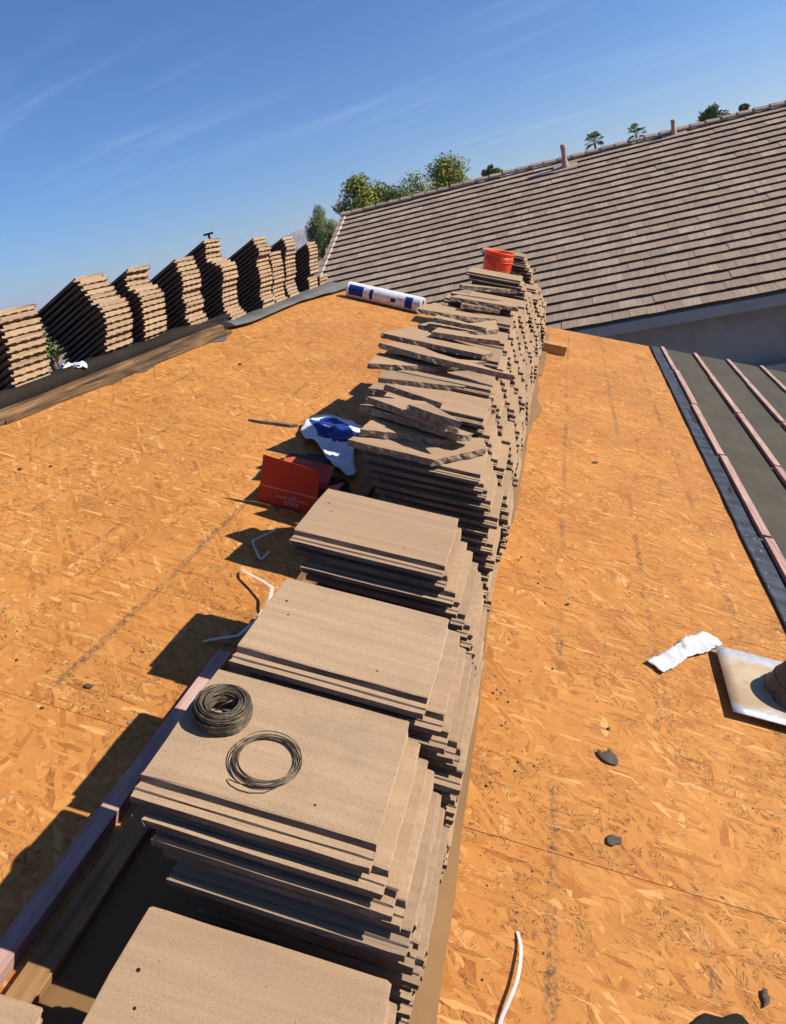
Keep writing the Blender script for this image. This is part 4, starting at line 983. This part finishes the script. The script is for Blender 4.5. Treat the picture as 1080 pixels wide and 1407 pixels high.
# ------------------------------------------------------------------ trees
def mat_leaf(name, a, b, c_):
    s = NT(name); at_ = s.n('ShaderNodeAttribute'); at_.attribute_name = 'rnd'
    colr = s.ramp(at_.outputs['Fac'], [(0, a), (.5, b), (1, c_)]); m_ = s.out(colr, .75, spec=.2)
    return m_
BARK = mat_simple('bark', (.11, .08, .055), .95, .3, 9, 30, .5)
LEAF_A = mat_leaf('leaf_olive', (.095, .115, .020), (.19, .20, .032), (.31, .28, .048)); LEAF_B = mat_leaf('leaf_dark', (.045, .072, .020), (.095, .125, .032), (.16, .18, .045)); LEAF_C = mat_leaf('leaf_pale', (.10, .125, .045), (.17, .20, .075), (.25, .27, .12))
def tree(px, py, dist, wid_px, top_px, seed, leaf, label, leaves=3600, size=.17, thin=1.0, blobs=17, name='tree', cat='tree', squash=1.0, low=.30):
    rng = random.Random(seed); c = at_dist(px, py, dist); k = dist/F0*1.06
    rad = wid_px*k/2; base = Vector((c.x, c.y, GZ)); hgt = c.z-GZ+top_px*k
    t = link(name, None, T(*base), label=label, cat=cat)
    # trunk and limbs
    V, F_ = [], []
    def limb(p, q, r0, r1):
        n_ = 5; pts = [p+(q-p)*(i/n_)+Vector((rng.gauss(0, .03), rng.gauss(0, .03), 0))*(q-p).length*(0 < i < n_) for i in range(n_+1)]
        v_, f_ = tube_geo(pts, [r0+(r1-r0)*i/n_ for i in range(n_+1)], 7); o = len(V); V.extend(v_); F_.extend(tuple(o+j for j in q_) for q_ in f_)
    vr = rad*squash*1.05; cz0 = hgt-vr
    fork = Vector((rng.gauss(0, .1), rng.gauss(0, .1), max(.8, cz0-vr*.7))); limb(Vector((0, 0, -.1)), fork, .035*rad+.08, .03*rad+.05)
    cen = []
    for i in range(blobs):
        d_ = Vector((rng.gauss(0, 1), rng.gauss(0, 1), rng.gauss(.25, 1))).normalized()*(rng.random()**.4)*.68
        p = Vector((d_.x*rad, d_.y*rad, cz0+d_.z*vr)); cen.append((p, rad*rng.uniform(.30, .46)))
        limb(fork, p, .02*rad+.02, .012)
    cen.append((Vector((0, 0, hgt-rad*.36)), rad*.33))
    link('trunk', mesh('trunk', V, F_, BARK, True), parent=t)
    V, F_, A = [], [], []
    for i in range(leaves):
        p, r_ = cen[rng.randrange(len(cen))]; d_ = Vector((rng.gauss(0, 1), rng.gauss(0, 1), rng.gauss(0, 1))).normalized()
        q = p+Vector((d_.x, d_.y, d_.z*.8*squash))*r_*(rng.random()**.42)*(1+.35*noise.noise((p.x+d_.x*2, p.y+d_.y*2, d_.z*2)))
        n_ = (d_+Vector((rng.gauss(0, .7), rng.gauss(0, .7), rng.gauss(.3, .7)))).normalized(); s1 = n_.orthogonal().normalized(); s1 = Matrix.Rotation(rng.uniform(0, 6.28), 3, n_) @ s1; s2 = n_.cross(s1)
        sz = size*rng.uniform(.5, 1.3); o = len(V); w_ = sz*.45*thin
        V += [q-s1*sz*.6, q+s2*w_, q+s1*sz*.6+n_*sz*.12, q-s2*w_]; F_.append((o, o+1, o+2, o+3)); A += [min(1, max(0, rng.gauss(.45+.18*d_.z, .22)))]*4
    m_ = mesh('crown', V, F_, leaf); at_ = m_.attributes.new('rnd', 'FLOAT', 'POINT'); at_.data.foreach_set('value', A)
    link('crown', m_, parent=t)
tree(497, 278, 46, 88, 36, 1, LEAF_A, 'round olive green tree rising past the corner of the neighbour roof', 11000, .115)
tree(617, 256, 50, 84, 40, 2, LEAF_A, 'tallest yellowish green tree rising over the neighbour ridge', 11000, .115)
tree(570, 266, 48, 104, 30, 3, LEAF_A, 'broad green tree between the round tree and the tallest tree', 10000, .115)
tree(540, 278, 42, 84, 24, 8, LEAF_B, 'low dull green tree tucked between two taller olive trees', 8000, .10)
tree(676, 245, 62, 26, 16, 4, LEAF_B, 'small dark conifer-like tree peeking over the neighbour ridge', 3600, .14)
tree(449, 338, 30, 50, 46, 5, LEAF_C, 'feathery pale green desert tree beside the neighbour roof edge', 12000, .13, .16, 18, squash=1.5)
tree(980, 160, 90, 34, 14, 6, LEAF_B, 'dark bushy tree top showing above the neighbour ridge past the thin pipe', 4000, .20)
tree(1021, 152, 95, 14, 7, 7, LEAF_B, 'tiny dark tree top at the highest stretch of the neighbour ridge', 1800, .20)
tree(66, 470, 14, 40, 18, 10, LEAF_C, 'pale green shrub tree seen between two ridge stacks', 2600, .10, .4, 14)
tree(60, 447, 75, 60, 11, 11, LEAF_B, 'distant low tree beyond the ridge stacks on the horizon', 1500, .35, blobs=9)
def palm(px, py, dist, r_px, seed, label):
    rng = random.Random(seed); c = at_dist(px, py, dist); k = dist/F0*1.05; rad = r_px*k; t = link('palm_tree', None, T(c.x, c.y, GZ), label=label, cat='palm')
    H = c.z-GZ; v_, f_ = tube_geo([Vector((.15*math.sin(i*.5), 0, H*i/8-.1)) for i in range(9)], [.20-.008*i for i in range(9)], 8)
    link('trunk', mesh('trunk', v_, f_, BARK, True), parent=t)
    ox = .15*math.sin(4); V, F_, A = [], [], []
    for i in range(21):
        a = i*2.4+rng.uniform(-.3, .3); el = rng.uniform(.05, 1.35) if i % 4 else rng.uniform(-.6, 0); L = rad*rng.uniform(.8, 1.1); d_ = Vector((math.cos(a)*math.cos(el), math.sin(a)*math.cos(el), math.sin(el)))
        sd_ = d_.cross(Vector((0, 0, 1))).normalized(); st = Vector((ox, 0, H))+d_*L*.45
        v_, f_ = tube_geo([Vector((ox, 0, H)), st], .02, 4); o = len(V); V += v_; F_ += [tuple(o+j for j in q) for q in f_]; A += [.2]*len(v_)
        for b in range(9):
            f = (b-4)/4*1.1; e = (d_*math.cos(f)+sd_*math.sin(f)); tip = st+e*L*.55+Vector((0, 0, -.12*L)); w_ = sd_*math.cos(f)*.085-d_*math.sin(f)*.085
            o = len(V); V += [st, st+e*L*.3+w_, tip, st+e*L*.3-w_]; F_.append((o, o+1, o+2, o+3)); A += [rng.random()]*4
    m_ = mesh('fronds', V, F_, LEAF_B); at_ = m_.attributes.new('rnd', 'FLOAT', 'POINT'); at_.data.foreach_set('value', A); link('fronds', m_, parent=t)
palm(818, 194, 105, 13, 3, 'fan palm with drooping fronds above the neighbour ridge beside the thick vent pipe')
palm(875, 183, 125, 13, 7, 'slim fan palm with upright fronds above the neighbour ridge nearer the thin pipe')

# ------------------------------------------------------------------ mountains and air
def mountains():
    V, F_ = [], []; rng = random.Random(3); D = 5200.0
    pk = [(-10, 12), (60, 10), (150, 8), (235, 14), (262, 26), (300, 22), (335, 20), (360, 30), (385, 34), (403, 46), (418, 52), (432, 46), (455, 36), (480, 30), (520, 24), (600, 20), (700, 18), (900, 14), (1100, 10)]
    N_ = 260; ang0, ang1 = math.atan2(ray(-260, 505).x, ray(-260, 505).y), .75
    def hpx(px):
        for (a, b), (c, d_) in zip(pk, pk[1:]):
            if a <= px <= c: return b+(d_-b)*(px-a)/(c-a)
        return 10
    cols = []
    for i in range(N_+1):
        an = ang0+(ang1-ang0)*i/N_; dd_ = Vector((math.sin(an), math.cos(an), 0)); z = dd_.dot(cF); px = W0/2+F0*dd_.dot(cR)/z if z > .2 else -300
        h = hpx(px)*D/F0*.50*(1+.10*noise.noise((i*.31, 0, 0))+.06*noise.noise((i*.9, 4, 0)))
        row = []
        for j in range(7):
            f = j/6; rr_ = D+900*(f-1)+60*noise.noise((i*.25, j*.7, 3)); zz = GZ+(h-0)*f**1.3*(1+(.22*noise.noise((i*.4, j*1.1, 7)) if 0 < j < 6 else 0))
            row.append(len(V)); V.append((dd_.x*rr_, dd_.y*rr_, zz))
        row.append(len(V)); V.append((dd_.x*(D+900), dd_.y*(D+900), GZ-1)); cols.append(row)
    for a, b in zip(cols, cols[1:]):
        for j in range(7): F_.append((a[j], b[j], b[j+1], a[j+1]))
    return mesh('mountains', V, F_, mat_simple('rock', (.20, .15, .12), .95, .25, .004))
link('mountains', mountains(), kind='structure')
hz = bpy.data.materials.new('haze'); hz.use_nodes = True; ht = hz.node_tree; ht.nodes.clear()
hv_ = ht.nodes.new('ShaderNodeVolumePrincipled'); hv_.inputs['Color'].default_value = (.86, .91, 1.0, 1); hv_.inputs['Density'].default_value = 1.3e-4; hv_.inputs['Anisotropy'].default_value = .2
ho = ht.nodes.new('ShaderNodeOutputMaterial'); ht.links.new(hv_.outputs[0], ho.inputs['Volume'])
link('haze', box_mesh('haze', -9500, 9500, -9500, 9500, GZ-3, 190, hz), kind='stuff', label='pale blue haze over the distant mountains', cat='haze')
print('tiles joined', len(rest), 'ridge tiles', nleft, 'objects', len(bpy.data.objects))
